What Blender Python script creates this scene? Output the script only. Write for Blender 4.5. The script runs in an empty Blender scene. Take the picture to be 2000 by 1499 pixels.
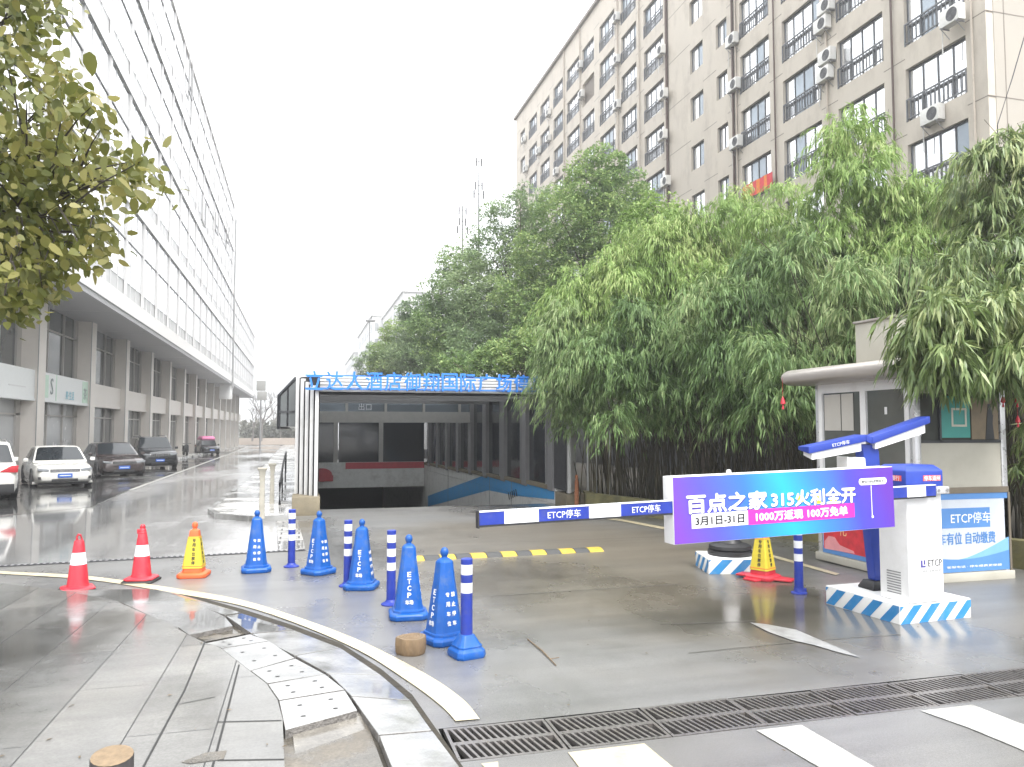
import bpy, bmesh, math, random
import numpy as np
from mathutils import Vector, Matrix, Euler

R = math.radians
scene = bpy.context.scene
COL = scene.collection

# ------------------------------------------------------------------ camera
CAM_H, FPX, W0, H0 = 1.7, 1500.0, 2000.0, 1499.0
YAW, PITCH = R(15.36), R(3.28)
cd = bpy.data.cameras.new("camera")
cd.sensor_width = 36.0
cd.lens = FPX / W0 * 36.0
cd.clip_start, cd.clip_end = 0.05, 3000
cam = bpy.data.objects.new("camera", cd)
COL.objects.link(cam)
cam.location = (0, 0, CAM_H)
cam.rotation_euler = (math.pi / 2 + PITCH, 0, -YAW)
scene.camera = cam

# ------------------------------------------------------------------ light (overcast, wet day)
SUN_EL, SUN_ROT = R(55), R(165)
world = bpy.data.worlds.new("World")
scene.world = world
world.use_nodes = True
nt = world.node_tree
bg = nt.nodes["Background"]
sky = nt.nodes.new("ShaderNodeTexSky")
sky.sky_type = 'NISHITA'
sky.sun_disc = False
sky.sun_elevation = SUN_EL
sky.sun_rotation = SUN_ROT
sky.dust_density = 4.0
hs = nt.nodes.new("ShaderNodeHueSaturation")
hs.inputs["Saturation"].default_value = 0.12
mx = nt.nodes.new("ShaderNodeMix")
mx.data_type = 'RGBA'
mx.inputs[0].default_value = 0.72            # a closed white cloud cover over the sky
mx.inputs[7].default_value = (9.6, 9.8, 10.0, 1)
nt.links.new(sky.outputs[0], hs.inputs["Color"])
nt.links.new(hs.outputs[0], mx.inputs[6])
# an overcast sky is brighter overhead than at the horizon
wg = nt.nodes.new("ShaderNodeTexCoord"); ws = nt.nodes.new("ShaderNodeSeparateXYZ")
wr_ = nt.nodes.new("ShaderNodeMapRange")
for i_, v_ in enumerate((0.0, 1.0, 0.72, 1.32)): wr_.inputs[1 + i_].default_value = v_
wm = nt.nodes.new("ShaderNodeMix"); wm.data_type = 'RGBA'; wm.blend_type = 'MULTIPLY'; wm.inputs[0].default_value = 1.0
nt.links.new(wg.outputs["Generated"], ws.inputs[0]); nt.links.new(ws.outputs[2], wr_.inputs[0])
nt.links.new(mx.outputs[2], wm.inputs[6]); nt.links.new(wr_.outputs[0], wm.inputs[7])
nt.links.new(wm.outputs[2], bg.inputs[0])
bg.inputs[1].default_value = 0.13
sl = bpy.data.lights.new("sun", 'SUN')
sl.energy = 1.5
sl.angle = R(20)
sl.color = (1.0, 0.97, 0.93)
sun = bpy.data.objects.new("sun", sl)
COL.objects.link(sun)
sun.rotation_euler = (math.pi / 2 - SUN_EL, 0, math.pi - SUN_ROT)
sun.location = (0, 0, 60)
vs = scene.view_settings
vs.view_transform = 'Standard'
vs.look = 'None'
vs.exposure = 1.45
vs.gamma = 1.0
scene.cycles.use_denoising = True
scene.cycles.max_bounces = 7
scene.cycles.transparent_max_bounces = 6
scene.cycles.caustics_reflective = False
scene.cycles.caustics_refractive = False

# ------------------------------------------------------------------ where a point of the picture lies in the place
SLOPE = 0.012                                # the whole street falls gently away from the camera
CF = np.array([math.sin(YAW) * math.cos(PITCH), math.cos(YAW) * math.cos(PITCH), math.sin(PITCH)])
CR = np.array([math.cos(YAW), -math.sin(YAW), 0.0])
CU = np.cross(CR, CF)
CO = np.array([0, 0, CAM_H])


def gz(y):
    return -SLOPE * y


def ray(x, y):
    return CF + CR * (x - 1000) / FPX - CU * (y - H0 / 2) / FPX


def G(x, y, dz=0.0):
    d = ray(x, y)
    return CO + d * ((dz - CAM_H) / (d[2] + SLOPE * d[1]))


def at_y(x, y, Y):
    d = ray(x, y)
    return CO + d * (Y / d[1])


def at_x(x, y, X):
    d = ray(x, y)
    return CO + d * (X / d[0])


def at_d(x, y, depth):
    return CO + ray(x, y) * depth


# ------------------------------------------------------------------ things, parts, meshes
def T(name, label, cat, loc=(0, 0, 0), rz=0.0, group=None):
    o = bpy.data.objects.new(name, None)
    o.empty_display_size = 0.2
    COL.objects.link(o)
    o.location = loc
    o.rotation_euler = (0, 0, rz)
    tag(o, label, cat, group)
    return o


def tag(o, label=None, cat=None, group=None, kind=None):
    if label: o["label"] = label
    if cat: o["category"] = cat
    if group: o["group"] = group
    if kind: o["kind"] = kind
    return o


def link(name, me, mats, parent=None, loc=None, rot=None, scale=None):
    o = bpy.data.objects.new(name, me)
    if not isinstance(mats, (list, tuple)): mats = [mats]
    if len(me.materials) == 0:
        for m in mats: me.materials.append(m)
    COL.objects.link(o)
    if parent is not None: o.parent = parent
    if loc is not None: o.location = loc
    if rot is not None: o.rotation_euler = rot
    if scale is not None: o.scale = scale
    return o


def kids(o):
    return [c for c in bpy.data.objects if c.parent is o]


def copy_tree(o, parent=None):
    c = o.copy()
    COL.objects.link(c)
    c.parent = parent
    for ch in list(o.children):
        copy_tree(ch, c)
    return c


class MB:
    def __init__(s):
        s.v, s.f, s.m = [], [], []

    def add(s, vs, fs, m=0):
        b = len(s.v)
        s.v.extend([tuple(map(float, p)) for p in vs])
        for f in fs:
            s.f.append([b + i for i in f]); s.m.append(m)
        return s

    def box(s, x0, x1, y0, y1, z0, z1, m=0):
        vs = [(x0, y0, z0), (x1, y0, z0), (x1, y1, z0), (x0, y1, z0), (x0, y0, z1), (x1, y0, z1), (x1, y1, z1), (x0, y1, z1)]
        return s.add(vs, [(0, 3, 2, 1), (4, 5, 6, 7), (0, 1, 5, 4), (1, 2, 6, 5), (2, 3, 7, 6), (3, 0, 4, 7)], m)

    def quad(s, a, b, c, d, m=0):
        return s.add([a, b, c, d], [(0, 1, 2, 3)], m)

    def prism(s, pts, a, b, axis='z', m=0):
        """polygon pts swept from a to b along an axis; pts are the two other coordinates"""
        n = len(pts)
        def mk(p, t):
            if axis == 'z': return (p[0], p[1], t)
            if axis == 'y': return (p[0], t, p[1])
            return (t, p[0], p[1])
        vs = [mk(p, a) for p in pts] + [mk(p, b) for p in pts]
        fs = [tuple(range(n - 1, -1, -1)), tuple(range(n, 2 * n))]
        fs += [(i, (i + 1) % n, n + (i + 1) % n, n + i) for i in range(n)]
        return s.add(vs, fs, m)

    def rings(s, rs, m=0, cap=True, mats=None):
        n = len(rs[0]); b = len(s.v)
        for r in rs: s.v.extend([tuple(map(float, p)) for p in r])
        for k in range(len(rs) - 1):
            mm = mats[k] if mats else m
            for i in range(n):
                j = (i + 1) % n
                s.f.append([b + k * n + i, b + k * n + j, b + (k + 1) * n + j, b + (k + 1) * n + i]); s.m.append(mm)
        if cap:
            s.f.append([b + i for i in range(n - 1, -1, -1)]); s.m.append(mats[0] if mats else m)
            s.f.append([b + (len(rs) - 1) * n + i for i in range(n)]); s.m.append(mats[-1] if mats else m)
        return s

    def lathe(s, prof, n=24, c=(0, 0, 0), m=0, mats=None):
        rs = [[(c[0] + r * math.cos(2 * math.pi * i / n), c[1] + r * math.sin(2 * math.pi * i / n), c[2] + z) for i in range(n)] for r, z in prof]
        return s.rings(rs, m, True, mats)

    def tube(s, pts, r, n=8, m=0):
        P = [Vector(p) for p in pts]
        rr = r if isinstance(r, (list, tuple)) else [r] * len(P)
        rs = []
        for k, p in enumerate(P):
            t = (P[min(k + 1, len(P) - 1)] - P[max(k - 1, 0)]).normalized()
            up = Vector((0, 0, 1)) if abs(t.z) < 0.95 else Vector((0, 1, 0))
            a = t.cross(up).normalized(); b = a.cross(t).normalized()
            rs.append([tuple(p + (a * math.cos(2 * math.pi * i / n) + b * math.sin(2 * math.pi * i / n)) * rr[k]) for i in range(n)])
        return s.rings(rs, m)

    def disc(s, c, r, ax, n=20, m=0, th=0.01):
        """short round plate, centre c, facing axis vector ax"""
        a = Vector(ax).normalized()
        return s.tube([Vector(c), Vector(c) + a * th], r, n, m)

    def xf(s, M):
        s.v = [tuple(M @ Vector(p)) for p in s.v]
        return s

    def mesh(s, name, bevel=0.0, smooth=30, seg=2):
        me = bpy.data.meshes.new(name)
        me.from_pydata(s.v, [], s.f)
        me.polygons.foreach_set("material_index", s.m)
        bm = bmesh.new(); bm.from_mesh(me)
        bmesh.ops.recalc_face_normals(bm, faces=bm.faces)
        if bevel > 0:
            es = [e for e in bm.edges if len(e.link_faces) == 2 and e.calc_face_angle(0) > 0.5]
            bmesh.ops.bevel(bm, geom=es, offset=bevel, segments=seg, profile=0.6, affect='EDGES', clamp_overlap=True)
        bm.to_mesh(me); bm.free()
        if smooth:
            me.polygons.foreach_set("use_smooth", [True] * len(me.polygons))
            me.set_sharp_from_angle(angle=R(smooth))
        me.update()
        return me

    def build(s, name, mats, parent=None, bevel=0.0, smooth=30, world=False, loc=None, rot=None):
        if world and parent is not None:
            o = parent.location
            s.v = [(p[0] - o.x, p[1] - o.y, p[2] - o.z) for p in s.v]
        return link(name, s.mesh(name, bevel, smooth), mats, parent, loc, rot)


_tx = {}


def text_mesh(body, size, extrude=0.002, offset=0.0, spacing=1.0, line=1.0):
    key = (body, size, extrude, offset, spacing, line)
    if key in _tx: return _tx[key]
    c = bpy.data.curves.new("lettering", 'FONT')
    c.body = body; c.size = size; c.extrude = extrude; c.offset = offset
    c.align_x = 'CENTER'; c.align_y = 'CENTER'; c.resolution_u = 2
    c.space_character = spacing; c.space_line = line
    o = bpy.data.objects.new("lettering", c)
    COL.objects.link(o)
    dg = bpy.context.evaluated_depsgraph_get(); dg.update()
    me = bpy.data.meshes.new_from_object(o.evaluated_get(dg))
    me.materials.clear()
    bpy.data.objects.remove(o); bpy.data.curves.remove(c)
    xs = np.empty(len(me.vertices) * 3); me.vertices.foreach_get("co", xs)
    xs = xs.reshape(-1, 3)
    ctr = (xs.max(0) + xs.min(0)) / 2; ctr[2] = 0
    xs = xs - ctr
    me.vertices.foreach_set("co", xs.ravel())
    me["w"] = float(np.ptp(xs[:, 0])); me["h"] = float(np.ptp(xs[:, 1]))
    me.update()
    _tx[key] = me
    return me


def text(body, size, mat, parent, loc, rot, extrude=0.002, offset=0.0, width=None, height=None, spacing=1.0, line=1.0, name="lettering"):
    me = text_mesh(body, size, extrude, 0.0, spacing, line)
    sx = width / me["w"] if width else 1.0
    sy = height / me["h"] if height else 1.0
    me2 = me.copy(); me2.materials.clear()
    if offset:          # bold strokes: the same outline struck four times, a hair apart
        bm = bmesh.new(); d = offset
        for i, (dx, dy) in enumerate(((-d, 0), (d, 0), (0, -d), (0, d))):
            m3 = me.copy()
            m3.transform(Matrix.Translation((dx / sx, dy / sy, .0003 * i)))
            bm.from_mesh(m3); bpy.data.meshes.remove(m3)
        bm.to_mesh(me2); bm.free()
    return link(name, me2, mat, parent, loc, rot, (sx, sy, 1))


FACE_S = (R(90), 0, 0)              # lettering on a face looking towards -Y
FACE_W = (R(90), 0, R(-90))         # lettering on a face looking towards -X
FACE_E = (R(90), 0, R(90))          # looking towards +X


# ------------------------------------------------------------------ materials
def mat(name, col, rough=0.5, metal=0.0, var=0.12, scale=6.0, bump=0.0, bscale=40.0, spec=0.5, coat=0.0, dirt=None, dscale=1.5, damt=0.0, emit=0.0, stretch=None):
    m = bpy.data.materials.new(name); m.use_nodes = True
    t = m.node_tree; b = t.nodes["Principled BSDF"]
    b.inputs["Roughness"].default_value = rough
    b.inputs["Metallic"].default_value = metal
    b.inputs["Specular IOR Level"].default_value = spec
    b.inputs["Coat Weight"].default_value = coat
    b.inputs["Coat Roughness"].default_value = 0.06
    tc = t.nodes.new("ShaderNodeTexCoord")
    src = tc.outputs["Object"]
    if stretch:
        mp = t.nodes.new("ShaderNodeMapping"); mp.inputs["Scale"].default_value = stretch
        t.links.new(src, mp.inputs[0]); src = mp.outputs[0]
    n = t.nodes.new("ShaderNodeTexNoise")
    n.inputs["Scale"].default_value = scale; n.inputs["Detail"].default_value = 5; n.inputs["Roughness"].default_value = 0.6
    t.links.new(src, n.inputs["Vector"])
    rp = t.nodes.new("ShaderNodeMapRange")
    rp.inputs[1].default_value = 0.3; rp.inputs[2].default_value = 0.7
    rp.inputs[3].default_value = 1 - var; rp.inputs[4].default_value = 1 + var
    t.links.new(n.outputs["Fac"], rp.inputs[0])
    mul = t.nodes.new("ShaderNodeMix"); mul.data_type = 'RGBA'; mul.blend_type = 'MULTIPLY'
    mul.inputs[0].default_value = 1.0
    mul.inputs[6].default_value = (*col, 1)
    t.links.new(rp.outputs[0], mul.inputs[7])
    out = mul.outputs[2]
    if dirt:
        n2 = t.nodes.new("ShaderNodeTexNoise"); n2.inputs["Scale"].default_value = dscale; n2.inputs["Detail"].default_value = 8
        n2.inputs["Roughness"].default_value = 0.7
        t.links.new(src, n2.inputs["Vector"])
        r2 = t.nodes.new("ShaderNodeMapRange"); r2.inputs[1].default_value = 0.5; r2.inputs[2].default_value = 0.75
        r2.inputs[3].default_value = 0; r2.inputs[4].default_value = damt
        t.links.new(n2.outputs["Fac"], r2.inputs[0])
        m2 = t.nodes.new("ShaderNodeMix"); m2.data_type = 'RGBA'
        m2.inputs[7].default_value = (*dirt, 1)
        t.links.new(r2.outputs[0], m2.inputs[0]); t.links.new(out, m2.inputs[6])
        out = m2.outputs[2]
    t.links.new(out, b.inputs["Base Color"])
    r3 = t.nodes.new("ShaderNodeMapRange"); r3.inputs[1].default_value = 0.3; r3.inputs[2].default_value = 0.7
    r3.inputs[3].default_value = max(0.02, rough - 0.08); r3.inputs[4].default_value = min(1, rough + 0.08)
    t.links.new(n.outputs["Fac"], r3.inputs[0]); t.links.new(r3.outputs[0], b.inputs["Roughness"])
    if bump:
        n4 = t.nodes.new("ShaderNodeTexNoise"); n4.inputs["Scale"].default_value = bscale; n4.inputs["Detail"].default_value = 4
        t.links.new(src, n4.inputs["Vector"])
        bp = t.nodes.new("ShaderNodeBump"); bp.inputs["Strength"].default_value = bump; bp.inputs["Distance"].default_value = 0.02
        t.links.new(n4.outputs["Fac"], bp.inputs["Height"]); t.links.new(bp.outputs[0], b.inputs["Normal"])
    if emit:
        b.inputs["Emission Color"].default_value = (*col, 1); b.inputs["Emission Strength"].default_value = emit
    return m


def wet(name, dry, wetc, lo=0.42, hi=0.62, pscale=0.5, rdry=0.42, rwet=0.06, stretch=(1, 1, 1), tint=None, tscale=0.25, grain=90.0, gbump=0.25, gvar=0.25, brick=None, spec=0.5, zone=None):
    """rain-wet ground: dry patches rough and grainy, wet patches darker and mirror-like"""
    m = bpy.data.materials.new(name); m.use_nodes = True
    t = m.node_tree; b = t.nodes["Principled BSDF"]; L = t.links.new
    b.inputs["Specular IOR Level"].default_value = spec
    g = t.nodes.new("ShaderNodeNewGeometry")
    mp = t.nodes.new("ShaderNodeMapping"); mp.inputs["Scale"].default_value = stretch
    L(g.outputs["Position"], mp.inputs[0])
    def noise(sc, det, ro=0.6, src=mp.outputs[0]):
        n = t.nodes.new("ShaderNodeTexNoise"); n.inputs["Scale"].default_value = sc
        n.inputs["Detail"].default_value = det; n.inputs["Roughness"].default_value = ro
        L(src, n.inputs["Vector"]); return n.outputs["Fac"]
    def rng(src, a, b_, c, d):
        r = t.nodes.new("ShaderNodeMapRange"); r.interpolation_type = 'SMOOTHSTEP'
        for i, v in enumerate((a, b_, c, d)): r.inputs[1 + i].default_value = v
        L(src, r.inputs[0]); return r.outputs[0]
    def mix(fac, a, b_, bl='MIX'):
        x = t.nodes.new("ShaderNodeMix"); x.data_type = 'RGBA'; x.blend_type = bl
        for i, v in ((0, fac), (6, a), (7, b_)):
            if isinstance(v, (int, float)): x.inputs[i].default_value = v
            elif isinstance(v, tuple): x.inputs[i].default_value = (*v, 1)
            else: L(v, x.inputs[i])
        return x.outputs[2]
    w = rng(noise(pscale, 7, 0.62), lo, hi, 0, 1)
    grain_n = noise(grain, 3, 0.7, g.outputs["Position"])
    c = mix(w, dry, wetc)
    if tint:
        tn = rng(noise(tscale, 5, 0.6, g.outputs["Position"]), 0.4, 0.65, 0, 1)
        c = mix(tn, c, mix(1.0, c, tint, 'MULTIPLY'))
    if zone:
        # a broad stain of another tone: centre, half sizes, colour multiplier
        (zx, zy, zrx, zry), zc = zone
        zm = t.nodes.new("ShaderNodeMapping"); zm.vector_type = 'POINT'
        zm.inputs["Location"].default_value = (-zx / zrx, -zy / zry, 0); zm.inputs["Scale"].default_value = (1 / zrx, 1 / zry, 0)
        L(g.outputs["Position"], zm.inputs[0])
        ln = t.nodes.new("ShaderNodeVectorMath"); ln.operation = 'LENGTH'; L(zm.outputs[0], ln.inputs[0])
        ad = t.nodes.new("ShaderNodeMath"); ad.operation = 'MULTIPLY_ADD'; ad.inputs[1].default_value = .9
        L(noise(.55, 6, .62, g.outputs["Position"]), ad.inputs[0]); L(ln.outputs["Value"], ad.inputs[2])
        c = mix(rng(ad.outputs[0], 1.05, 1.65, 1, 0), c, mix(1.0, c, zc, 'MULTIPLY'))
    # faint streaks left by tyres and run-off
    sm = t.nodes.new("ShaderNodeMapping"); sm.inputs["Scale"].default_value = (.35, 2.6, 1); L(g.outputs["Position"], sm.inputs[0])
    c = mix(1.0, c, mix(rng(noise(1.0, 6, .65, sm.outputs[0]), .3, .7, 0, 1), (.86, .86, .86), (1.12, 1.12, 1.12)), 'MULTIPLY')
    c = mix(1.0, c, mix(rng(grain_n, 0.25, 0.75, 0, 1), (1 - gvar,) * 3, (1 + gvar,) * 3), 'MULTIPLY')
    rough = rng(w, 0, 1, rdry, rwet)
    h = grain_n
    if brick:
        bw, bh, mort, rot, mcol = brick
        mb = t.nodes.new("ShaderNodeMapping"); mb.inputs["Rotation"].default_value = (0, 0, rot)
        L(g.outputs["Position"], mb.inputs[0])
        bt = t.nodes.new("ShaderNodeTexBrick")
        bt.inputs["Scale"].default_value = 1.0; bt.inputs["Mortar Size"].default_value = mort
        bt.inputs["Mortar Smooth"].default_value = 0.3
        bt.inputs["Brick Width"].default_value = bw; bt.inputs["Row Height"].default_value = bh
        bt.inputs["Color1"].default_value = (0.82, 0.82, 0.82, 1); bt.inputs["Color2"].default_value = (1.18, 1.16, 1.14, 1)
        bt.inputs["Mortar"].default_value = (1, 1, 1, 1)
        L(mb.outputs[0], bt.inputs["Vector"])
        c = mix(1.0, c, bt.outputs["Color"], 'MULTIPLY')
        c = mix(bt.outputs["Fac"], c, mcol)
        rr = t.nodes.new("ShaderNodeMix"); rr.data_type = 'FLOAT'
        L(bt.outputs["Fac"], rr.inputs[0]); L(rough, rr.inputs[2]); rr.inputs[3].default_value = 0.6
        rough = rr.outputs[0]
    L(c, b.inputs["Base Color"]); L(rough, b.inputs["Roughness"])
    bp = t.nodes.new("ShaderNodeBump"); bp.inputs["Distance"].default_value = 0.006
    L(rng(w, 0, 1, gbump, gbump * 0.08), bp.inputs["Strength"]); L(h, bp.inputs["Height"])
    L(bp.outputs[0], b.inputs["Normal"])
    return m


def leaf_mat(name, c1, c2, c3, trans=0.3, scale=0.7, rough=0.45, sheen=0.5):
    m = bpy.data.materials.new(name); m.use_nodes = True
    t = m.node_tree; L = t.links.new
    b = t.nodes["Principled BSDF"]; out = t.nodes["Material Output"]
    g = t.nodes.new("ShaderNodeNewGeometry")
    rp = t.nodes.new("ShaderNodeValToRGB")
    e = rp.color_ramp.elements
    e[0].position = 0.0; e[0].color = (*c1, 1); e[1].position = 1.0; e[1].color = (*c3, 1)
    k = e.new(0.5); k.color = (*c2, 1)
    n = t.nodes.new("ShaderNodeTexNoise"); n.inputs["Scale"].default_value = scale; n.inputs["Detail"].default_value = 2
    L(g.outputs["Position"], n.inputs["Vector"])
    ad = t.nodes.new("ShaderNodeMath"); ad.operation = 'MULTIPLY_ADD'
    ad.inputs[1].default_value = 0.55
    sb = t.nodes.new("ShaderNodeMapRange"); sb.inputs[1].default_value = 0.3; sb.inputs[2].default_value = 0.7
    sb.inputs[3].default_value = -0.05; sb.inputs[4].default_value = 0.5
    L(n.outputs["Fac"], sb.inputs[0])
    L(g.outputs["Random Per Island"], ad.inputs[0]); L(sb.outputs[0], ad.inputs[2])
    L(ad.outputs[0], rp.inputs[0])
    L(rp.outputs[0], b.inputs["Base Color"])
    b.inputs["Roughness"].default_value = rough; b.inputs["Specular IOR Level"].default_value = sheen
    tr = t.nodes.new("ShaderNodeBsdfTranslucent"); L(rp.outputs[0], tr.inputs[0])
    ms = t.nodes.new("ShaderNodeMixShader"); ms.inputs[0].default_value = trans
    L(b.outputs[0], ms.inputs[1]); L(tr.outputs[0], ms.inputs[2]); L(ms.outputs[0], out.inputs[0])
    return m


M = {}
M['white'] = mat('white_paint', (.80, .80, .79), .4, var=.04, dirt=(.45, .43, .38), dscale=3, damt=.25)
M['clean_white'] = mat('clean_white', (.80, .80, .80), .35, var=.03, dirt=(.52, .50, .46), dscale=4, damt=.3)
M['black'] = mat('black_rubber', (.018, .018, .02), .5, var=.2, bump=.1)
M['dark'] = mat('dark_metal', (.035, .037, .042), .45, var=.15)
M['steel'] = mat('steel', (.42, .42, .42), .35, .7, var=.1)
M['grey'] = mat('grey_metal', (.22, .22, .225), .45, var=.1)
M['blue'] = mat('blue_plastic', (.006, .082, .34), .4, var=.1, scale=9, dirt=(.085, .13, .23), dscale=11, damt=.7, spec=.35)
M['post_blue'] = mat('post_blue', (.020, .042, .30), .4, var=.12, scale=12, spec=.35, dirt=(.09, .10, .2), dscale=10, damt=.5)
M['navy'] = mat('navy_paint', (.026, .055, .32), .38, var=.08, spec=.35)
M['reflect'] = mat('reflective_white', (.75, .76, .80), .3, var=.06)
M['red'] = mat('red_plastic', (.50, .022, .040), .42, var=.1, dirt=(.45, .12, .12), dscale=6, damt=.4)
M['orange'] = mat('orange_plastic', (.72, .12, .035), .45, var=.1)
M['yellow'] = mat('yellow_wrap', (.58, .47, .035), .4, var=.08, dirt=(.4, .36, .1), dscale=8, damt=.3)
M['hump_yellow'] = mat('hump_yellow', (.45, .32, .03), .5, var=.15, dirt=(.25, .2, .1), dscale=8, damt=.5)
M['ink'] = mat('ink', (.02, .02, .025), .6, var=.05)
M['glass_dark'] = mat('dark_glass', (.022, .026, .032), .06, var=.1, spec=.8)
M['glass_sky'] = mat('pale_glass', (.74, .77, .80), .06, .85, var=.06, scale=.5)

# ================================================================== THE SETTING
M['asphalt'] = wet("wet_asphalt", (.165, .163, .160), (.105, .105, .104), .40, .66, .22, .36, .12, (1, .55, 1), tint=(.96, .93, .89), tscale=.3, grain=130, gbump=.3, spec=.7, zone=((3.7, 10.6, 2.9, 5.6), (.80, .72, .60)))
M['parking'] = wet("parking_asphalt", (.085, .084, .082), (.045, .045, .045), .36, .56, .3, .3, .05, (1, .5, 1), grain=90, gbump=.2)
M['street'] = wet("street_asphalt", (.36, .355, .35), (.19, .19, .19), .36, .58, .12, .22, .05, (1.6, .35, 1), grain=90, gbump=.15, spec=.8)
_a, _b = G(400, 1255, .05), G(282, 1495, .05)
PJ = -math.atan2(_b[1] - _a[1], _b[0] - _a[0])
M['plaza'] = wet("plaza_stone", (.17, .17, .166), (.10, .099, .094), .36, .62, .45, .26, .085, (1, .8, 1), tint=(1.15, 1.12, 1.05), grain=60, gbump=.1, gvar=.12, brick=(1.9, .47, .005, PJ, (.03, .03, .03)), spec=.6)
M['slab'] = wet("kerb_slab", (.29, .29, .283), (.16, .16, .155), .42, .66, 1.1, .22, .07, grain=70, gbump=.12, gvar=.1, spec=.7)
M['slab_side'] = mat('broken_stone', (.16, .15, .14), .8, var=.35, scale=20, bump=.8, bscale=60)
M['tiles'] = wet("pavement_tiles", (.48, .475, .46), (.26, .26, .255), .4, .6, .6, .28, .06, grain=60, gbump=.1, gvar=.1, brick=(.6, .3, .008, 0, (.16, .16, .155)), spec=.7)
M['grid'] = wet("grid_tiles", (.40, .395, .38), (.24, .24, .235), .4, .6, .6, .3, .08, grain=60, gbump=.1, brick=(.3, .3, .016, 0, (.06, .06, .06)))
M['line_white'] = mat('road_paint', (.42, .415, .39), .38, var=.12, scale=14, dirt=(.17, .165, .155), dscale=6, damt=.95, bump=.15, bscale=140)
M['worn_paint'] = mat('worn_paint', (.29, .29, .285), .35, var=.15, scale=10, dirt=(.15, .145, .14), dscale=6, damt=.95)
M['line_cream'] = mat('cream_road_paint', (.52, .455, .31), .38, var=.08, scale=10, dirt=(.2, .18, .15), dscale=7, damt=.6, bump=.15, bscale=140)
M['mud'] = wet("mud", (.15, .132, .108), (.075, .068, .056), .4, .6, 2.0, .5, .08, grain=60, gbump=.4)
M['joint'] = mat('joint', (.03, .03, .03), .8)
M['worn_joint'] = mat('worn_joint', (.09, .085, .075), .6, var=.4, scale=5)
M['soil'] = mat('soil', (.035, .030, .022), .9, var=.4, bump=.6, bscale=20)


def sheet(name, pts, off, m, kind='structure', thick=0.0):
    vs = [(p[0], p[1], gz(p[1]) + off) for p in pts]
    n = len(vs)
    b = MB()
    if thick:
        b.add(vs + [(p[0], p[1], p[2] - thick) for p in vs],
              [tuple(range(n))] + [(i, n + i, n + (i + 1) % n, (i + 1) % n) for i in range(n)])
    else:
        b.add(vs, [tuple(range(n))])
    o = link(name, None or b.mesh(name, smooth=0), m)
    me = o.data
    if me.polygons[0].normal.z < 0:
        me.flip_normals()
    if kind: o["kind"] = kind
    return o


def gpx(pts, dz=0.0):
    return [tuple(G(x, y, dz)[:2]) for x, y in pts]


# the road sheet, with openings for the drain trench and the garage ramp
GX = [-160, .42, .80, 6.18, 9.3, 160]
GY = [-30, 4.05, 4.53, 18.7, 39.6, 620]
b = MB()
for i in range(5):
    for j in range(5):
        if j == 1 and i in (2, 3): continue
        if j == 3 and i in (1, 2): continue
        x0, x1, y0, y1 = GX[i], GX[i + 1], GY[j], GY[j + 1]
        b.quad((x0, y0, gz(y0)), (x1, y0, gz(y0)), (x1, y1, gz(y1)), (x0, y1, gz(y1)))
tag(b.build('road', M['asphalt'], smooth=0), kind='structure')
b = MB()
z = gz(4.3)
b.box(.80, 9.3, 4.05, 4.53, z - .42, z - .36)
b.quad((.80, 4.05, z - .4), (9.3, 4.05, z - .4), (9.3, 4.05, z), (.80, 4.05, z))
b.quad((.80, 4.53, z - .4), (9.3, 4.53, z - .4), (9.3, 4.53, z), (.80, 4.53, z))
b.quad((.80, 4.05, z - .4), (.80, 4.53, z - .4), (.80, 4.53, z), (.80, 4.05, z))
tag(b.build('drain_trench', mat('trench_shade_black', (.006, .006, .006), .9), smooth=0), kind='structure')  # black colour stands in for the shade down in the trench

# street lane and parking strip on the left
sheet('street', [(-30, 8.9), (-3.8, 11.75), (-.3, 12.12), (-.46, 16.36), (-.9, 16.43), (-1.7, 17.2), (-1.97, 18.4), (-1.97, 40), (-3.4, 150), (-6, 420), (-14, 420), (-9.4, 150), (-7.15, 86.8), (-5.28, 27.4), (-4.9, 21), (-7.0, 18), (-30, 18)], .004, M['street'])
sheet('parking_strip', [(-5.36, 27.4), (-4.95, 21), (-7.0, 18), (-10.55, 18), (-10.55, 150), (-9.5, 150), (-7.27, 86.8)], .006, M['parking'])
sheet('lane_line', [(-5.36, 27.4), (-5.22, 27.4), (-7.0, 86.8), (-9.2, 150), (-9.4, 150), (-7.2, 86.8)], .010, M['line_white'])
b = MB()
for y in range(24, 96, 6):
    if y > 30:
        x = -5.4 - (y - 27) * .031
        b.quad((x, y, gz(y) + .010), (x - 3.6, y + 1.4, gz(y) + .010 - .017), (x - 3.6, y + 1.52, gz(y) + .010 - .018), (x, y + .12, gz(y) + .0085))
tag(b.build('bay_lines', M['line_white'], smooth=0), kind='structure')
# pavement between street and garage: raised, kerbed
sheet('pavement', [(-1.86, 18.5), (-1.6, 17.3), (-.9, 16.55), (-.15, 16.45), (-.13, 18.4), (-.13, 38), (-1.2, 150), (-1.9, 230), (-3.6, 230), (-3.1, 150), (-1.86, 40)], .11, M['tiles'], thick=.13)
kb = MB()
kp = [(-1.86, 40), (-1.86, 18.5), (-1.6, 17.3), (-.9, 16.55), (-.15, 16.45)]
for (x0, y0), (x1, y1) in zip(kp[:-1], kp[1:]):
    d = Vector((x1 - x0, y1 - y0)).normalized(); nrm = Vector((d.y, -d.x)) * -.12
    if nrm.x > .01: nrm = -nrm
    vs = [(x0, y0), (x1, y1), (x1 + nrm.x, y1 + nrm.y), (x0 + nrm.x, y0 + nrm.y)]
    kb.add([(x, y, gz(y) - .02) for x, y in vs] + [(x, y, gz(y) + .114) for x, y in vs], [(0, 1, 2, 3), (4, 5, 6, 7), (0, 1, 5, 4), (1, 2, 6, 5), (2, 3, 7, 6), (3, 0, 4, 7)])
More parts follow.
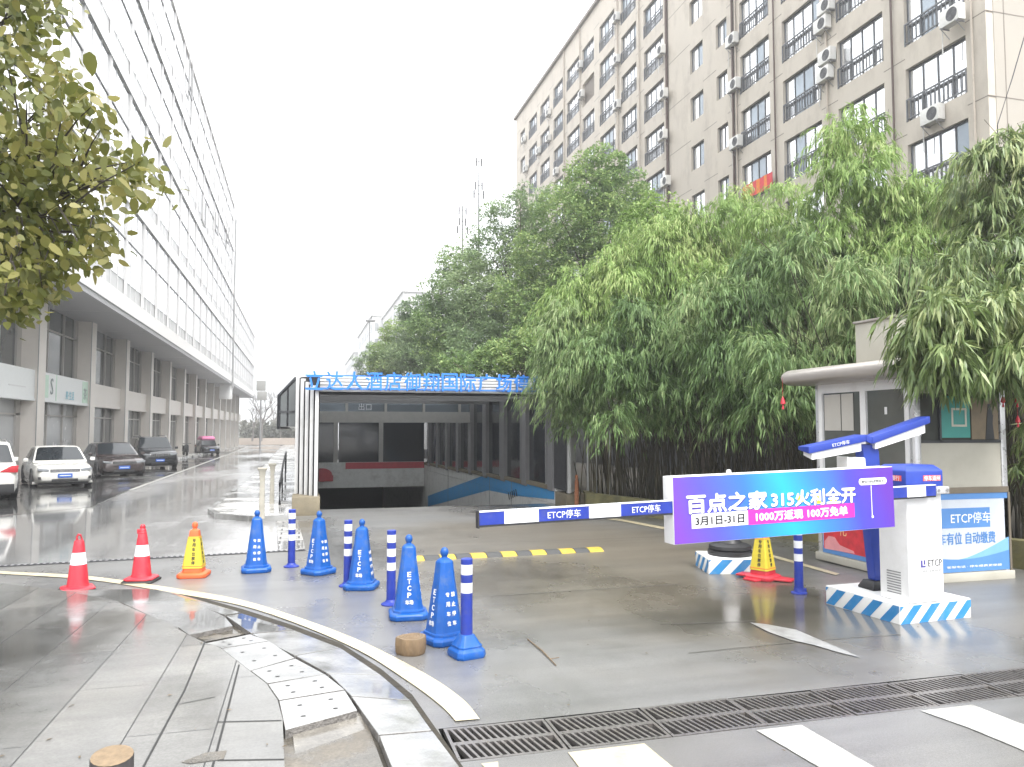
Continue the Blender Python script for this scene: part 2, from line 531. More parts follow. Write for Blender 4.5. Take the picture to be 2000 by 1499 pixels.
tag(kb.build('kerb', M['slab'], smooth=0), kind='structure')
sheet('tiled_crossing', [(-.45, 16.35), (-.28, 12.05), (.1, 12.1), (-.02, 16.4)], .006, M['grid'])
# raised pavement along the office building
sheet('shop_pavement', [(-10.9, 51), (-9.6, 51), (-9.6, 54), (-8.9, 60), (-9.3, 150), (-10.9, 150)], .16, M['tiles'], thick=.2)
# plaza in the near left corner, kerb bands, edge line
INNER = [(-900, 1150), (-300, 1128), (0, 1139), (180, 1160), (280, 1190), (367, 1240), (400, 1255), (430, 1266), (487, 1310), (520, 1335), (542, 1367), (552, 1405), (556, 1499), (556, 1700), (-900, 1700)]
sheet('kerb_bed', gpx([(230, 1176), (367, 1240), (430, 1266), (520, 1335), (552, 1405), (556, 1640), (960, 1640), (905, 1500), (845, 1415), (805, 1358), (745, 1308), (665, 1257), (575, 1223), (472, 1190), (360, 1160)]), .003, M['soil'])
pz = sheet('plaza', gpx(INNER, .05), .05, M['plaza'], thick=.05)
for nm, pts in (('a', [(400, 1255), (360, 1350), (345, 1377), (282, 1495), (265, 1530)]), ('b', [(467, 1299), (440, 1405), (415, 1499), (405, 1540)]), ('c', [(345, 1377), (420, 1362)]), ('d', [(425, 1411), (550, 1408)]), ('e', [(425, 1486), (555, 1484)]),):
    w = .006 if nm in 'abde' else .004
    P = [Vector(p) for p in gpx(pts, .05)]
    L_, R_ = [], []
    for k, p in enumerate(P):
        d = (P[min(k + 1, len(P) - 1)] - P[max(k - 1, 0)]).normalized(); nn = Vector((-d.y, d.x)) * w
        L_.append(tuple(p + nn)); R_.append(tuple(p - nn))
    sheet('plaza_joint', L_ + R_[::-1], .0525, M['joint'])
o = sheet('plaza_puddle', gpx([(353, 1490), (400, 1472), (443, 1467), (436, 1484), (372, 1493)], .05), .053, M['mud'])

CURVE_OUT = [(-600, 1092), (-200, 1104), (0, 1117), (175, 1127), (350, 1152), (465, 1172), (575, 1205), (700, 1252), (825, 1315), (900, 1365), (937, 1407)]
CURVE_IN = [(-600, 1096), (-200, 1108), (0, 1122), (175, 1134), (345, 1161), (465, 1183), (575, 1218), (700, 1272), (800, 1335), (860, 1380), (890, 1411)]
b = MB()
def crom(P, n=6):
    P = [np.array(p) for p in P]; out = []
    for k in range(len(P) - 1):
        p0, p1, p2, p3 = P[max(k - 1, 0)], P[k], P[k + 1], P[min(k + 2, len(P) - 1)]
        for i in range(n):
            u = i / n
            out.append(tuple(.5 * (2 * p1 + (p2 - p0) * u + (2 * p0 - 5 * p1 + 4 * p2 - p3) * u * u + (3 * p1 - p0 - 3 * p2 + p3) * u ** 3)))
    return out + [tuple(P[-1])]


po, pi = crom(gpx(CURVE_OUT)), crom(gpx(CURVE_IN))
for k in range(len(po) - 1):
    q = [po[k], po[k + 1], pi[k + 1], pi[k]]
    b.add([(x, y, gz(y) + .008) for x, y in q], [(3, 2, 1, 0)])
tag(b.build('edge_line', M['line_cream'], smooth=0), kind='structure')
# zebra bars in front of the drain, worn arrow, side line
zb = [(1.40, 1.84, 'line_cream'), (2.56, 2.84, 'line_white'), (3.73, 4.1, 'line_white'), (4.9, 5.3, 'line_white')]
for x0, x1, mm in zb:
    ja = random.Random(int(x0 * 100))
    pts = [(x0 + ja.uniform(-.02, .02), 4.0 - i * .3) for i in range(9)] + [(x1 + ja.uniform(-.02, .02), 1.6 + i * .3) for i in range(9)]
    pts = [(x + .06 * (4 - y), y) for x, y in pts]
    sheet('zebra_stripe', pts, .006, M[mm])
sheet('zebra_stripe', [(.93, 3.99), (1.02, 3.99), (1.0, 3.9), (.95, 3.88)], .006, M['line_cream'])
sheet('road_arrow', gpx([(1465, 1218), (1495, 1221), (1555, 1232), (1592, 1248), (1640, 1268), (1682, 1287), (1640, 1277), (1590, 1262), (1545, 1252), (1500, 1236)]), .008, M['worn_paint'])
sheet('side_line', gpx([(1100, 1000), (1214, 1015), (1300, 1031), (1480, 1077), (1640, 1122), (1632, 1125), (1480, 1082), (1300, 1036), (1214, 1019), (1100, 1004)]), .008, M['line_cream'])
# planting bed under the bamboo
sheet('planting_bed', [(6.6, 18.4), (6.75, 17.2), (7.35, 14.4), (8.0, 11), (8.7, 9.3), (9.4, 6.0), (14, 4.0), (34, 4.0), (34, 60), (7.4, 60), (7.2, 40), (6.7, 24)], .22, M['soil'], thick=.3)
# sawn joints in the concrete
for pts in ([(1345, 1277), (1590, 1252)], [(1290, 1221), (1475, 1214)], [(960, 1165), (1330, 1142)], [(1590, 1252), (1760, 1240)], [(1000, 1060), (1330, 1048)]):
    (x0, y0), (x1, y1) = gpx(pts)
    sheet('road_joint', [(x0, y0 - .006), (x1, y1 - .006), (x1, y1 + .006), (x0, y0 + .006)], .005, M['worn_joint'])
# slope and far ground beyond the street

# ================================================================== OFFICE BUILDING (left)
M['clad'] = mat('pale_cladding', (.66, .62, .575), .45, var=.05, scale=2, dirt=(.45, .42, .40), dscale=1, damt=.25)
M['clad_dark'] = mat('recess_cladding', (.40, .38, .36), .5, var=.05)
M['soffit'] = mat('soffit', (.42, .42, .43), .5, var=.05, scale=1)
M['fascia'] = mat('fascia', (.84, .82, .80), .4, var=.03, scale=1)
M['band_grey'] = mat('band_grey', (.56, .56, .56), .4, var=.04)
M['curtain'] = mat('curtain_glass', (.95, .96, .97), .08, .85, var=.03, scale=.3)
M['mullion'] = mat('mullion', (.58, .58, .585), .4, var=.04)
M['mullion_dark'] = mat('mullion_dark', (.32, .32, .325), .4)
M['shopglass'] = mat('shop_glass', (.10, .11, .112), .07, var=.2, scale=.4, spec=.8)
M['frosted'] = mat('frosted_film', (.46, .47, .48), .25, var=.06, scale=.8)
M['signboard'] = mat('signboard', (.68, .70, .70), .4, var=.04)
off = T('office_building', 'long white glass office building over a dark recessed shopfront arcade', 'building', (-10.6, 60, 0))
Y0, Y1, YT = 10.7, 146.7, 99.5


def OB(name, mb, m, par=None, **k):
    o = mb.build(name, m, None, **k)
    p = par or off
    o.parent = p
    o.location = Vector((10.6, -60, 0)) if p is off else (0, 0, 0)
    return o


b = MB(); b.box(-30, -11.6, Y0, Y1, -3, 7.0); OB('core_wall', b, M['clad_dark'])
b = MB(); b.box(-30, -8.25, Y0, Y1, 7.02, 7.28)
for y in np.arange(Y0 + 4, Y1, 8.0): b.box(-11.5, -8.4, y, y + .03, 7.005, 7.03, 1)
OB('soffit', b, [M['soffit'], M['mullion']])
nb = 17
for k in range(nb):
    y = Y0 + 8.0 * k
    b = MB(); b.box(-11.4, -10.2, y, y + .95, gz(y) - .6, 7.02); b.box(-10.21, -10.185, y - .03, y + .0, gz(y) - .6, 7.02, 1)
    OB('pillar', b, [M['clad'], M['mullion_dark']])
    a, e = y + .95, y + 8.0
    if k in (2, 3):
        pass
    else:
        b = MB(); b.box(-10.75, -10.45, a, e, 2.85, 4.0); b.box(-10.78, -10.42, a, e, 2.78, 2.85); OB('spandrel_panel', b, M['clad'])
    gl = MB()
    gl.box(-11.0, -10.9, a, e, 4.0, 7.02)
    w = OB('upper_window', gl, M['shopglass'])
    f = MB()
    for yy in (a, a + 2.35, a + 4.7, e - .5): f.box(-10.9, -10.82, yy, yy + (.08 if yy < e - 1 else .5), 4.0, 7.02)
    f.box(-10.9, -10.82, a, e, 6.0, 6.06)
    OB('window_frame', f, M['clad_dark'], w)
    s = MB()
    s.box(-10.95, -10.85, a, e, gz(y) - .6, 2.85)
    w = OB('shopfront', s, M['frosted'] if k in (2, 3) else M['shopglass'])
    f = MB()
    for yy in (a, a + 2.35, a + 4.7, e - .5): f.box(-10.85, -10.77, yy, yy + (.08 if yy < e - 1 else .5), gz(y) - .6, 2.85)
    f.box(-10.85, -10.77, a, e, 2.2, 2.26)
    f.box(-10.85, -10.70, a, e, gz(y) - .6, gz(y) + .35)
    OB('shopfront_frame', f, M['clad_dark'], w)
    if k not in (2, 3):
        p = MB(); p.box(-10.93, -10.88, a + .4, a + 2.2 + .5 * (k % 3), 4.1, 5.9); OB('blind', p, M['frosted'], bpy.data.objects[w.name])
# curtain wall above: floors of fascia, ribbon glass, mullions
FL = [7.28 + 5.35 * k for k in range(5)]
for k, z0 in enumerate(FL[:4]):
    ye = Y1 if k < 2 else YT
    b = MB()
    b.box(-30, -8.25, Y0, ye, z0, z0 + .78); OB('fascia', b, M['fascia'])
    b = MB(); b.box(-30, -8.33, Y0, ye, z0 + .78, z0 + 1.5); OB('spandrel', b, M['band_grey'])
    b = MB(); b.box(-30, -8.30, Y0, ye, z0 + 1.5, z0 + 5.35); g_ = OB('ribbon_window', b, M['curtain'])
    b = MB()
    for y in np.arange(15.6, ye, 4.1):
        b.box(-8.30, -8.22, y, y + .05, z0 + .78, z0 + 5.35, 0); b.box(-8.30, -8.22, y + .3, y + .35, z0 + .78, z0 + 5.35, 0)
        b.box(-8.30, -8.26, y + .05, y + .3, z0 + .78, z0 + 5.35, 1)
        for q in (1.37, 2.73): b.box(-8.295, -8.27, y + q, y + q + .03, z0 + .78, z0 + 5.35, 0)
    OB('mullion', b, [M['mullion'], M['fascia']], g_)
    b = MB(); b.box(-8.295, -8.25, Y0, ye, z0 + 3.5, z0 + 3.56); b.box(-8.26, -8.2, Y0, ye, z0 - .03, z0); OB('transom', b, M['mullion_dark'], g_)
b = MB(); b.box(-30, -8.2, Y0, YT, 28.68, 29.9); OB('parapet', b, M['fascia'])
b = MB(); b.box(-30, -8.2, YT, Y1, 17.98, 18.9); OB('parapet', b, M['fascia'])
b = MB(); b.tube([(-8.1, YT, 6.5), (-8.1, YT, 27.5)], .11, 8); OB('downpipe', b, M['mullion_dark'])
# a few opened top-hung windows, dark
for (px, py, w_, h_) in ((332, 20, 2.2, 2.6), (352, 95, 2.2, 2.6), (368, 180, 1.6, 3.4), (393, 430, 2.6, 2.2), (420, 450, 2.2, 1.8), (442, 470, 2.2, 2)):
    p = at_x(px, py, -8.2)
    if p[2] > 27: continue
    b = MB()
    b.box(-8.22, -8.12, p[1], p[1] + .09, p[2], p[2] + h_); b.box(-8.22, -8.12, p[1] + w_, p[1] + w_ + .09, p[2], p[2] + h_)
    b.box(-8.22, -8.12, p[1], p[1] + w_, p[2], p[2] + .09)
    OB('vent_window', b, M['mullion_dark'])
# shop signs on the first two bays
M['sky_ink'] = mat('sky_ink', (.08, .42, .55), .4)
M['mint'] = mat('mint_ink', (.45, .62, .50), .4)
M['grey_ink'] = mat('grey_ink', (.12, .16, .16), .4)
y = Y0 + 16 + .95
s1 = T('shop_sign', 'white shop fascia sign with a pale blue picture above frosted doors', 'sign', (-10.3, y, 2.85), 0, 'shop signs')
b = MB(); b.box(-.3, 0, 0, 7.03, 0, 1.15); b.box(-.3, .03, 0, 7.03, -.08, 0); b.build('board', M['signboard'], s1)
b = MB(); b.box(.0, .012, .2, 2.9, .12, 1.0); b.build('picture', mat('pale_blue_print', (.50, .66, .72), .4, var=.25, scale=3), s1)
text('牙科', .5, M['grey_ink'], s1, (.015, 1.6, .66), FACE_E)
text('口腔门诊', .3, M['sky_ink'], s1, (.015, 2.4, .33), FACE_E)
b = MB(); b.box(.0, .01, 4.2, 6.0, .4, .44); b.build('rule', M['mullion'], s1)
y = Y0 + 24 + .95
s2 = T('shop_sign', 'white shop fascia sign with mint green panels and dark letters', 'sign', (-10.3, y, 2.85), 0, 'shop signs')
b = MB(); b.box(-.3, 0, 0, 7.03, 0, 1.15); b.box(-.3, .03, 0, 7.03, -.08, 0); b.build('board', M['signboard'], s2)
for q in ((.05, .75, .1, 1.05), (6.0, 6.95, .05, 1.1), (1.8, 1.9, 0, 1.15)):
    b = MB(); b.box(0, .012, *q); b.build('mint_panel', M['mint'], s2)
text('S', 1.0, M['grey_ink'], s2, (.015, 1.2, .6), FACE_E)
text('美·生活', .42, M['sky_ink'], s2, (.015, 3.9, .32), FACE_E)
text('茶', .6, M['grey_ink'], s2, (.015, 6.45, .5), FACE_E)
# white box sign hung under the soffit, pole sign beyond
p = at_x(441, 764, -8.9)
hb = T('box_sign', 'blank white box sign hanging under the office soffit', 'sign', tuple(p))
b = MB(); b.box(-.75, .75, -.15, .15, -1.0, 1.0); b.build('panel', M['clean_white'], hb, bevel=.03)
for q in (-.5, .5):
    b = MB(); b.tube([(q, 0, 1), (q, 0, 7.02 - p[2])], .04, 6); b.build('hanger', M['grey'], hb)

# ================================================================== APARTMENT BLOCK (right)
M['render'] = mat('beige_render', (.52, .47, .40), .75, var=.05, scale=.6, dirt=(.30, .26, .22), dscale=.8, damt=.6, bump=.1, bscale=30, stretch=(1, 1, .45))
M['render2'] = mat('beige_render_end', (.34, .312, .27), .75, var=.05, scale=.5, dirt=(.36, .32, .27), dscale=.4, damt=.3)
M['groove'] = mat('groove', (.20, .175, .15), .8)
M['frame'] = mat('window_frame', (.075, .08, .088), .4)
M['railing'] = mat('railing_bar', (.12, .125, .135), .4)
M['railglass'] = mat('railing_glass', (.40, .42, .44), .15, .3, var=.1, scale=.6)
M['pane'] = mat('window_pane', (.80, .82, .85), .05, .8, var=.10, scale=.35)
M['pane_dark'] = mat('window_pane_dark', (.26, .30, .34), .06, .4, var=.25, scale=.5)
M['pipe_brown'] = mat('downpipe_brown', (.085, .055, .045), .5)
M['pipe_pale'] = mat('downpipe_pale', (.42, .37, .31), .5)
XF = 22.7
ap = T('apartment_block', 'tall beige apartment block with rows of dark framed balcony windows', 'building', (XF, 50, 0))
AO = Vector((-XF, -50, 0))
YE0, YE1, ROOF = 20.6, 80.9, 36.0
# columns: name, y0, y1, window height, sill above floor datum
COLS = [('A', 21.45, 24.28, 2.1), ('B', 25.42, 28.18, 2.1), ('C', 29.3, 32.15, 2.1), ('D', 33.25, 35.9, 2.05), ('E', 37.2, 38.36, 1.42), ('F', 39.86, 41.4, 1.5),
        ('G', 44.95, 47.9, 2.05), ('H', 49.15, 51.8, 2.05), ('I', 53.05, 56.1, 2.1), ('J', 57.3, 60.0, 2.0), ('K', 60.7, 63.95, 1.9), ('L', 65.05, 67.75, 1.95), ('M', 69.0, 71.9, 1.95), ('N', 73.1, 75.9, 1.95), ('O', 77.4, 79.2, 1.5)]
TOPS = [15.72 + 3.02 * k for k in range(-5, 7)]          # window heads


def AP(name, mb, m, par=None, loc=None, **k):
    o = mb.build(name, m, None, **k)
    o.parent = par or ap
    if par is None: o.location = AO if loc is None else loc
    return o


b = MB()
edges = [YE0] + [v for c in COLS for v in (c[1], c[2])] + [YE1]
for i in range(0, len(edges), 2): b.box(XF, XF + .32, edges[i], edges[i + 1], -1, ROOF)
for _, a, e, h in COLS:
    zs = [-1] + [v for t in TOPS for v in (t - h, t)] + [ROOF]
    for i in range(0, len(zs), 2): b.box(XF, XF + .32, a, e, zs[i], zs[i + 1])
SW = b
b = MB(); b.box(XF + .32, XF + 14, YE0, YE1, -1, ROOF - .2); AP('core', b, M['render2'], smooth=0)
EW = MB()
EW.box(XF + .32, 60, YE0 - .02, YE0 + .0, -1, ROOF)
for t in TOPS:
    for i in range(0, len(edges), 2): SW.box(XF - .004, XF + .01, edges[i], edges[i + 1], t + .42, t + .455, 1)
    EW.box(XF + .0, 60, YE0 - .028, YE0 - .01, t + .42, t + .455, 1)
EW.box(XF + .75, XF + .79, YE0 - .028, YE0 - .01, 0, ROOF, 1)
AP('street_wall', SW, [M['render'], M['groove']], smooth=0)
AP('end_wall', EW, [M['render2'], M['groove']], smooth=0)
b = MB(); b.box(XF - .25, XF + 14, YE0 - .25, YE1 + .2, ROOF, ROOF + .28); AP('roof_edge', b, M['groove'], smooth=0)
for y, w in ((44.35, .25), (36.5, .55)):
    b = MB(); b.box(XF - .006, XF + .012, y - w / 2, y + w / 2, 0, ROOF); AP('recess_strip', b, M['groove'], smooth=0)
for y, m, r in ((24.85, 'pipe_brown', .045), (32.7, 'pipe_brown', .045), (36.5, 'pipe_brown', .07), (36.2, 'pipe_pale', .05), (44.35, 'pipe_brown', .09), (52.3, 'pipe_pale', .06), (28.8, 'pipe_pale', .06), (48.5, 'pipe_pale', .05), (64.5, 'pipe_pale', .06), (60.35, 'pipe_pale', .05), (21.1, 'pipe_pale', .04)):
    b = MB(); b.tube([(XF - .1, y, 0), (XF - .1, y, ROOF)], r, 6); AP('downpipe', b, M[m])


def big_window(w, h, style):
    f = MB(); t = .05
    def bar(y0, y1, z0, z1, x0=-.05, x1=.05): f.box(x0, x1, y0, y1, z0, z1)
    bar(0, w, 0, t); bar(0, w, h - t, h); bar(0, t, t, h - t); bar(w - t, w, t, h - t)
    n = 4
    rail = .84 if h > 1.7 else 0
    for i in range(1, n if h > 1.7 else 2):
        y = w * i / (n if h > 1.7 else 2); bar(y - t / 2, y + t / 2, t, h - t)
    if rail: bar(t, w - t, rail - .05, rail + .04)
    p = MB()
    k = n if h > 1.7 else 2
    for i in range(k):
        a, e = w * i / k + t / 2, w * (i + 1) / k - t / 2
        p.box(-.015, .015, a, e, t, h - t, 1 if (style >> i) & 1 else 0)
    rl = None
    if rail:
        rl = MB()
        rl.box(-.22, -.17, 0, w, rail, rail + .06); rl.box(-.22, -.17, 0, w, .08, .12)
        for i in range(1, 14): rl.box(-.21, -.18, w * i / 14 - .015, w * i / 14 + .015, .12, rail)
        for yy in (0, w - .05): rl.box(-.225, -.165, yy, yy + .05, 0, rail)
    return f, p, rl


_wc = {}
rw = random.Random(4)


def window(name_col, a, e, z0, h):
    w = e - a
    style = rw.choice([0, 0, 0, 0, 1, 2, 4, 8, 6, 12]) if h > 1.7 else rw.choice([0, 0, 1, 2])
    key = (round(w, 2), h, style)
    if key not in _wc:
        f, p, rl = big_window(w, h, style)
        _wc[key] = (f.mesh('window', smooth=0), p.mesh('pane', smooth=0), rl.mesh('railing', smooth=0) if rl else None)
    fm, pm, rm = _wc[key]
    o = link('window', fm, M['frame'], ap, AO + Vector((XF + .2, a, z0)))
    link('pane', pm, [M['pane'], M['pane_dark']], o)
    if rm: link('railing', rm, M['railing'], o)
    return o


def vis(y, z, x=XF):
    v = Vector((x, y, z - CAM_H)); zc = v.dot(Vector(CF))
    return FPX * v.dot(Vector(CR)) / zc + 1000, H0 / 2 - FPX * v.dot(Vector(CU)) / zc


VEG = [(0, 700), (1000, 400), (1100, 350), (1170, 250), (1300, 400), (1450, 400), (1560, 320), (1640, 300), (1760, 360), (1860, 300), (2000, 230), (2300, 200)]


def vegtop(x):
    for (x0, y0), (x1, y1) in zip(VEG[:-1], VEG[1:]):
        if x0 <= x <= x1: return y0 + (y1 - y0) * (x - x0) / (x1 - x0)
    return 300


stuff_glass = MB(); nwin = 0
for nm, a, e, h in COLS:
    for t in TOPS:
        px, py = vis((a + e) / 2, t - h / 2)
        if -130 < py < vegtop(px) + 160 and t < ROOF - .8 and nwin < 99:
            if nm == 'J' and abs(t - 30.82) < .1:          # one open, unglazed balcony
                bb = MB(); bb.box(XF + .25, XF + .3, a, e, t - h, t); AP('open_balcony', bb, M['groove'], smooth=0); continue
            window(nm, a, e, t - h, h); nwin += 1
        else:
            stuff_glass.box(XF + .18, XF + .22, a, e, t - h, t)
o = AP('hidden_windows', stuff_glass, M['pane_dark'], smooth=0); o["kind"] = "stuff"

# air conditioners: one built, the rest copied
M['ac_white'] = mat('ac_casing', (.66, .65, .62), .4, var=.05, dirt=(.42, .38, .32), dscale=4, damt=.4)


def make_ac():
    r = T('air_conditioner', 'x', 'air conditioner', (0, 0, 0), 0, 'air conditioner units on the apartment wall')
    b = MB(); b.box(-.36, -.04, -.43, .43, 0, .60); b.build('casing', M['ac_white'], r, bevel=.02)
    b = MB()
    for k in range(5):
        rr = .05 + .045 * k
        n = 18
        ring = [(-.365, -.12 + rr * math.cos(2 * math.pi * i / n), .3 + rr * math.sin(2 * math.pi * i / n)) for i in range(n + 1)]
        b.tube(ring, .006, 4)
    b.build('fan_grille', M['grey'], r)
    b = MB(); b.disc((-.362, -.12, .3), .245, (1, 0, 0), 24, th=.003); b.build('fan_opening', M['dark'], r)
    for y in (-.33, .33):
        b = MB(); b.box(-.42, 0, y - .02, y + .02, -.05, -.01); b.tube([(-.38, y, -.04), (0, y, -.36)], .015, 5)
        b.build('bracket', M['grey'], r)
    b = MB(); b.tube([(-.1, .43, .2), (-.08, .55, .1), (-.05, .6, -.2), (-.03, .62, -.9)], .022, 6); b.build('hose', M['ac_white'], r)
    return r


ACS = [  # pixel of the unit's middle, label
    (1858, 32, 'white air conditioner fixed high on the widest right hand balcony railing'),
    (1811, 224, 'white air conditioner under the lowest clear balcony of the right hand column'),
    (1604, 12, 'white air conditioner at the top edge above two stacked units between balconies'),
    (1597, 48, 'white air conditioner beside a balcony, second from the top of a column of four'),
    (1606, 110, 'white air conditioner third down in the column of four between balconies'),
    (1602, 145, 'white air conditioner lowest of the column of four between wide balconies'),
    (1422, 78, 'white air conditioner right of the topmost narrow window beside the dark pipes'),
    (1426, 166, 'white air conditioner beside the narrow window with a bent black hose'),
    (1430, 278, 'white air conditioner lowest beside the narrow windows and dark pipes'),
    (1289, 100, 'white air conditioner on the fourth balcony left of the long dark downpipe'),
    (1294, 185, 'white air conditioner at the corner of a balcony left of the dark downpipe'),
    (1293, 265, 'white air conditioner on a half dark balcony window left of the downpipe'),
    (1299, 355, 'white air conditioner lowest left of the dark downpipe, just above the trees'),
    (1197, 35, 'white air conditioner with round fan on the top balcony right of the roofline'),
    (1198, 117, 'white air conditioner second down on the balcony column above the tall tree'),
    (1199, 205, 'white air conditioner third down on the balcony column above the tall tree'),
    (1127, 128, 'white air conditioner left of the open dark balcony, upper one'),
    (1130, 185, 'white air conditioner left of the open dark balcony, lower one'),
    (1066, 220, 'white air conditioner high on the far balconies near the roof corner'),
    (1066, 270, 'white air conditioner second down on the far balconies near the roof corner'),
    (1047, 295, 'small far white air conditioner below the roof corner, above the trees'),
    (1081, 335, 'small far white air conditioner just touching the treetops'),
    (1019, 272, 'white air conditioner nearest the far end corner of the block, upper one'),
    (1022, 330, 'white air conditioner nearest the far end corner of the block, lower one'),
]
ac0 = make_ac()
for i, (px, py, lab) in enumerate(ACS):
    p = at_x(px, py, XF - .45)
    o = ac0 if i == 0 else copy_tree(ac0)
    o.location = (XF - .3, p[1], p[2] - .3); o["label"] = lab
    o.location.x = XF - (.22 if i in (0, 9, 10, 11, 12) else .02)
# red quilt and banner under a window
p = at_x(1478, 366, XF - .3)
bn = T('red_banner', 'red and orange striped cloth hanging from a balcony railing above the bamboo', 'cloth', (XF - .3, p[1], p[2]))
b = MB()
for i in range(12):
    y0, y1 = -1.35 + .225 * i, -1.35 + .225 * (i + 1)
    d0, d1 = .03 * math.sin(i * 1.7), .03 * math.sin((i + 1) * 1.7)
    b.add([(d0, y0, -.36), (d1, y1, -.36), (d1, y1, .38), (d0, y0, .38), (d0 + .02, y0, -.36), (d1 + .02, y1, -.36), (d1 + .02, y1, .38), (d0 + .02, y0, .38)],
          [(0, 1, 2, 3), (4, 5, 6, 7), (0, 1, 5, 4), (2, 3, 7, 6)], i % 3 // 2)
b.build('cloth', [mat('red_cloth', (.62, .06, .07), .8, var=.15), mat('orange_cloth', (.72, .22, .05), .8, var=.15)], bn)
# thin cable from the top right corner down to the bamboo
cb = MB(); a, e = at_d(2004, 60, 13), at_d(1948, 245, 12.2)
cb.tube([tuple(a), tuple((a + e) / 2 + np.array([0, 0, -.03])), tuple(e), tuple(e + np.array([-.05, 0, -2.5]))], .009, 5)
tag(cb.build('cable', M['ink']), 'thin black cable slanting down into the bamboo at the right edge', 'cable')

# ================================================================== GARAGE ENTRANCE
M['conc'] = mat('old_concrete', (.21, .18, .125), .8, var=.2, scale=4, dirt=(.16, .12, .07), dscale=3, damt=.7, bump=.4, bscale=30)
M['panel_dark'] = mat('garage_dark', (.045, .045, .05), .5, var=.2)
M['col_grey'] = mat('column_grey', (.25, .245, .25), .5, var=.08)
M['wallpaint'] = mat('ramp_wall_paint', (.74, .74, .72), .55, var=.05, dirt=(.30, .28, .24), dscale=2, damt=.5)
M['stripe'] = mat('stripe_blue', (.05, .34, .72), .5, var=.08, dirt=(.12, .30, .45), dscale=2, damt=.4)
M['red_band'] = mat('red_band', (.55, .08, .10), .45, var=.1)
M['ramp'] = mat('ramp_floor', (.045, .043, .042), .6, var=.3, bump=.3)
M['ceiling'] = mat('garage_ceiling', (.42, .41, .39), .6, var=.08)
# roof of pale translucent sheeting that lets daylight down the ramp
M['roof_sheet'] = mat('roof_sheet', (.62, .63, .63), .5, var=.06)
_t = M['roof_sheet'].node_tree
_tr = _t.nodes.new('ShaderNodeBsdfTranslucent'); _tr.inputs[0].default_value = (.55, .57, .58, 1)
_ms = _t.nodes.new('ShaderNodeMixShader'); _ms.inputs[0].default_value = .45
_t.links.new(_t.nodes['Principled BSDF'].outputs[0], _ms.inputs[1]); _t.links.new(_tr.outputs[0], _ms.inputs[2]); _t.links.new(_ms.outputs[0], _t.nodes['Material Output'].inputs[0])
YF = 18.35
M['rail_white'] = mat('rail_white', (.60, .60, .595), .4, var=.06, dirt=(.30, .28, .25), dscale=3, damt=.6)
ga = T('garage_entrance', 'ramp entrance of an underground car park under a ribbed white portal frame', 'garage entrance', (3.2, YF, gz(YF)))


def GA(name, mb, m, par=None, **k):
    return mb.build(name, m, par or ga, world=(par is None), **k)


# five nested white rails round the opening
for k in range(5):
    xl, xr, zt = -.12 + .105 * k, 6.72 - .105 * k, 2.90 - .085 * k
    y0 = YF - .20 * k
    w = .078
    b = MB()
    b.box(xl, xl + w, y0, y0 + .14, .18, zt); b.box(xr - w, xr, y0, y0 + .14, .12, zt); b.box(xl + w, xr - w, y0, y0 + .14, zt - .058, zt)
    GA('frame_rail', b, M['rail_white'], bevel=.008)
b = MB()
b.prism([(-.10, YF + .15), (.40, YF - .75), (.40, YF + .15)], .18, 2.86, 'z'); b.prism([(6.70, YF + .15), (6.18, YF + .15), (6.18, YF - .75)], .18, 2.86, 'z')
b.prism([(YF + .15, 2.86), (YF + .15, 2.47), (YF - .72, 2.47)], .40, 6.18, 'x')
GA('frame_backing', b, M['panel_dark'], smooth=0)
b = MB(); b.box(-.16, .43, 17.35, 18.45, gz(18) - .05, .19); GA('base_block', b, M['conc'], bevel=.015)
b = MB(); b.box(6.19, 6.75, 17.6, 18.45, gz(18) - .05, .10); GA('base_block', b, M['conc'], bevel=.015)
# ramp, side walls, roof
b = MB()
n = 10
for i in range(n):
    ya, yb = 18.7 + 2.09 * i, 18.7 + 2.09 * (i + 1)
    za, zb_ = gz(18.7) - 3.6 * (i / n) ** .95, gz(18.7) - 3.6 * ((i + 1) / n) ** .95
    b.quad((.42, ya, za), (6.18, ya, za), (6.18, yb, zb_), (.42, yb, zb_))
b.quad((.42, 39.6, gz(18.7) - 3.6), (6.18, 39.6, gz(18.7) - 3.6), (6.18, 60, gz(18.7) - 4.2), (.42, 60, gz(18.7) - 4.2))
GA('ramp_floor', b, M['ramp'], smooth=0)


def wt(y): return .20 - .0165 * (y - 18.5)


b = MB(); b.add([(6.2, 18.45, -4.6), (6.2, 60, -4.6), (6.2, 60, wt(60)), (6.2, 18.45, wt(18.45)), (6.5, 18.45, -4.6), (6.5, 60, -4.6), (6.5, 60, wt(60)), (6.5, 18.45, wt(18.45))],
                [(0, 1, 2, 3), (4, 5, 6, 7), (3, 2, 6, 7), (0, 3, 7, 4), (0, 1, 5, 4)]); rwall = GA('ramp_wall', b, M['wallpaint'], smooth=0)
pts_t = [at_x(x, y, 6.2) for x, y in ((836, 969), (948, 928), (1002, 935), (1083, 953))]
pts_b = [at_x(x, y, 6.2) for x, y in ((836, 990), (954, 958), (1010, 969), (1083, 976))]
b = MB()
for i in range(3):
    q = [pts_t[i], pts_t[i + 1], pts_b[i + 1], pts_b[i]]
    b.add([(6.194, p[1], p[2]) for p in q], [(0, 1, 2, 3)])
o = GA('blue_stripe', b, M['stripe'], smooth=0)
b = MB()
for i in range(5):
    p0, p1 = at_x(992 + i * 3.6, 962 - i * 1.6, 6.19), at_x(994.2 + i * 3.6, 976 - i * 1.6, 6.19)
    b.add([(6.188, p0[1], p0[2]), (6.188, p0[1] - .1, p0[2]), (6.188, p1[1] - .1, p1[2]), (6.188, p1[1], p1[2])], [(0, 1, 2, 3)])
GA('vent', b, M['ink'], smooth=0)
b = MB()
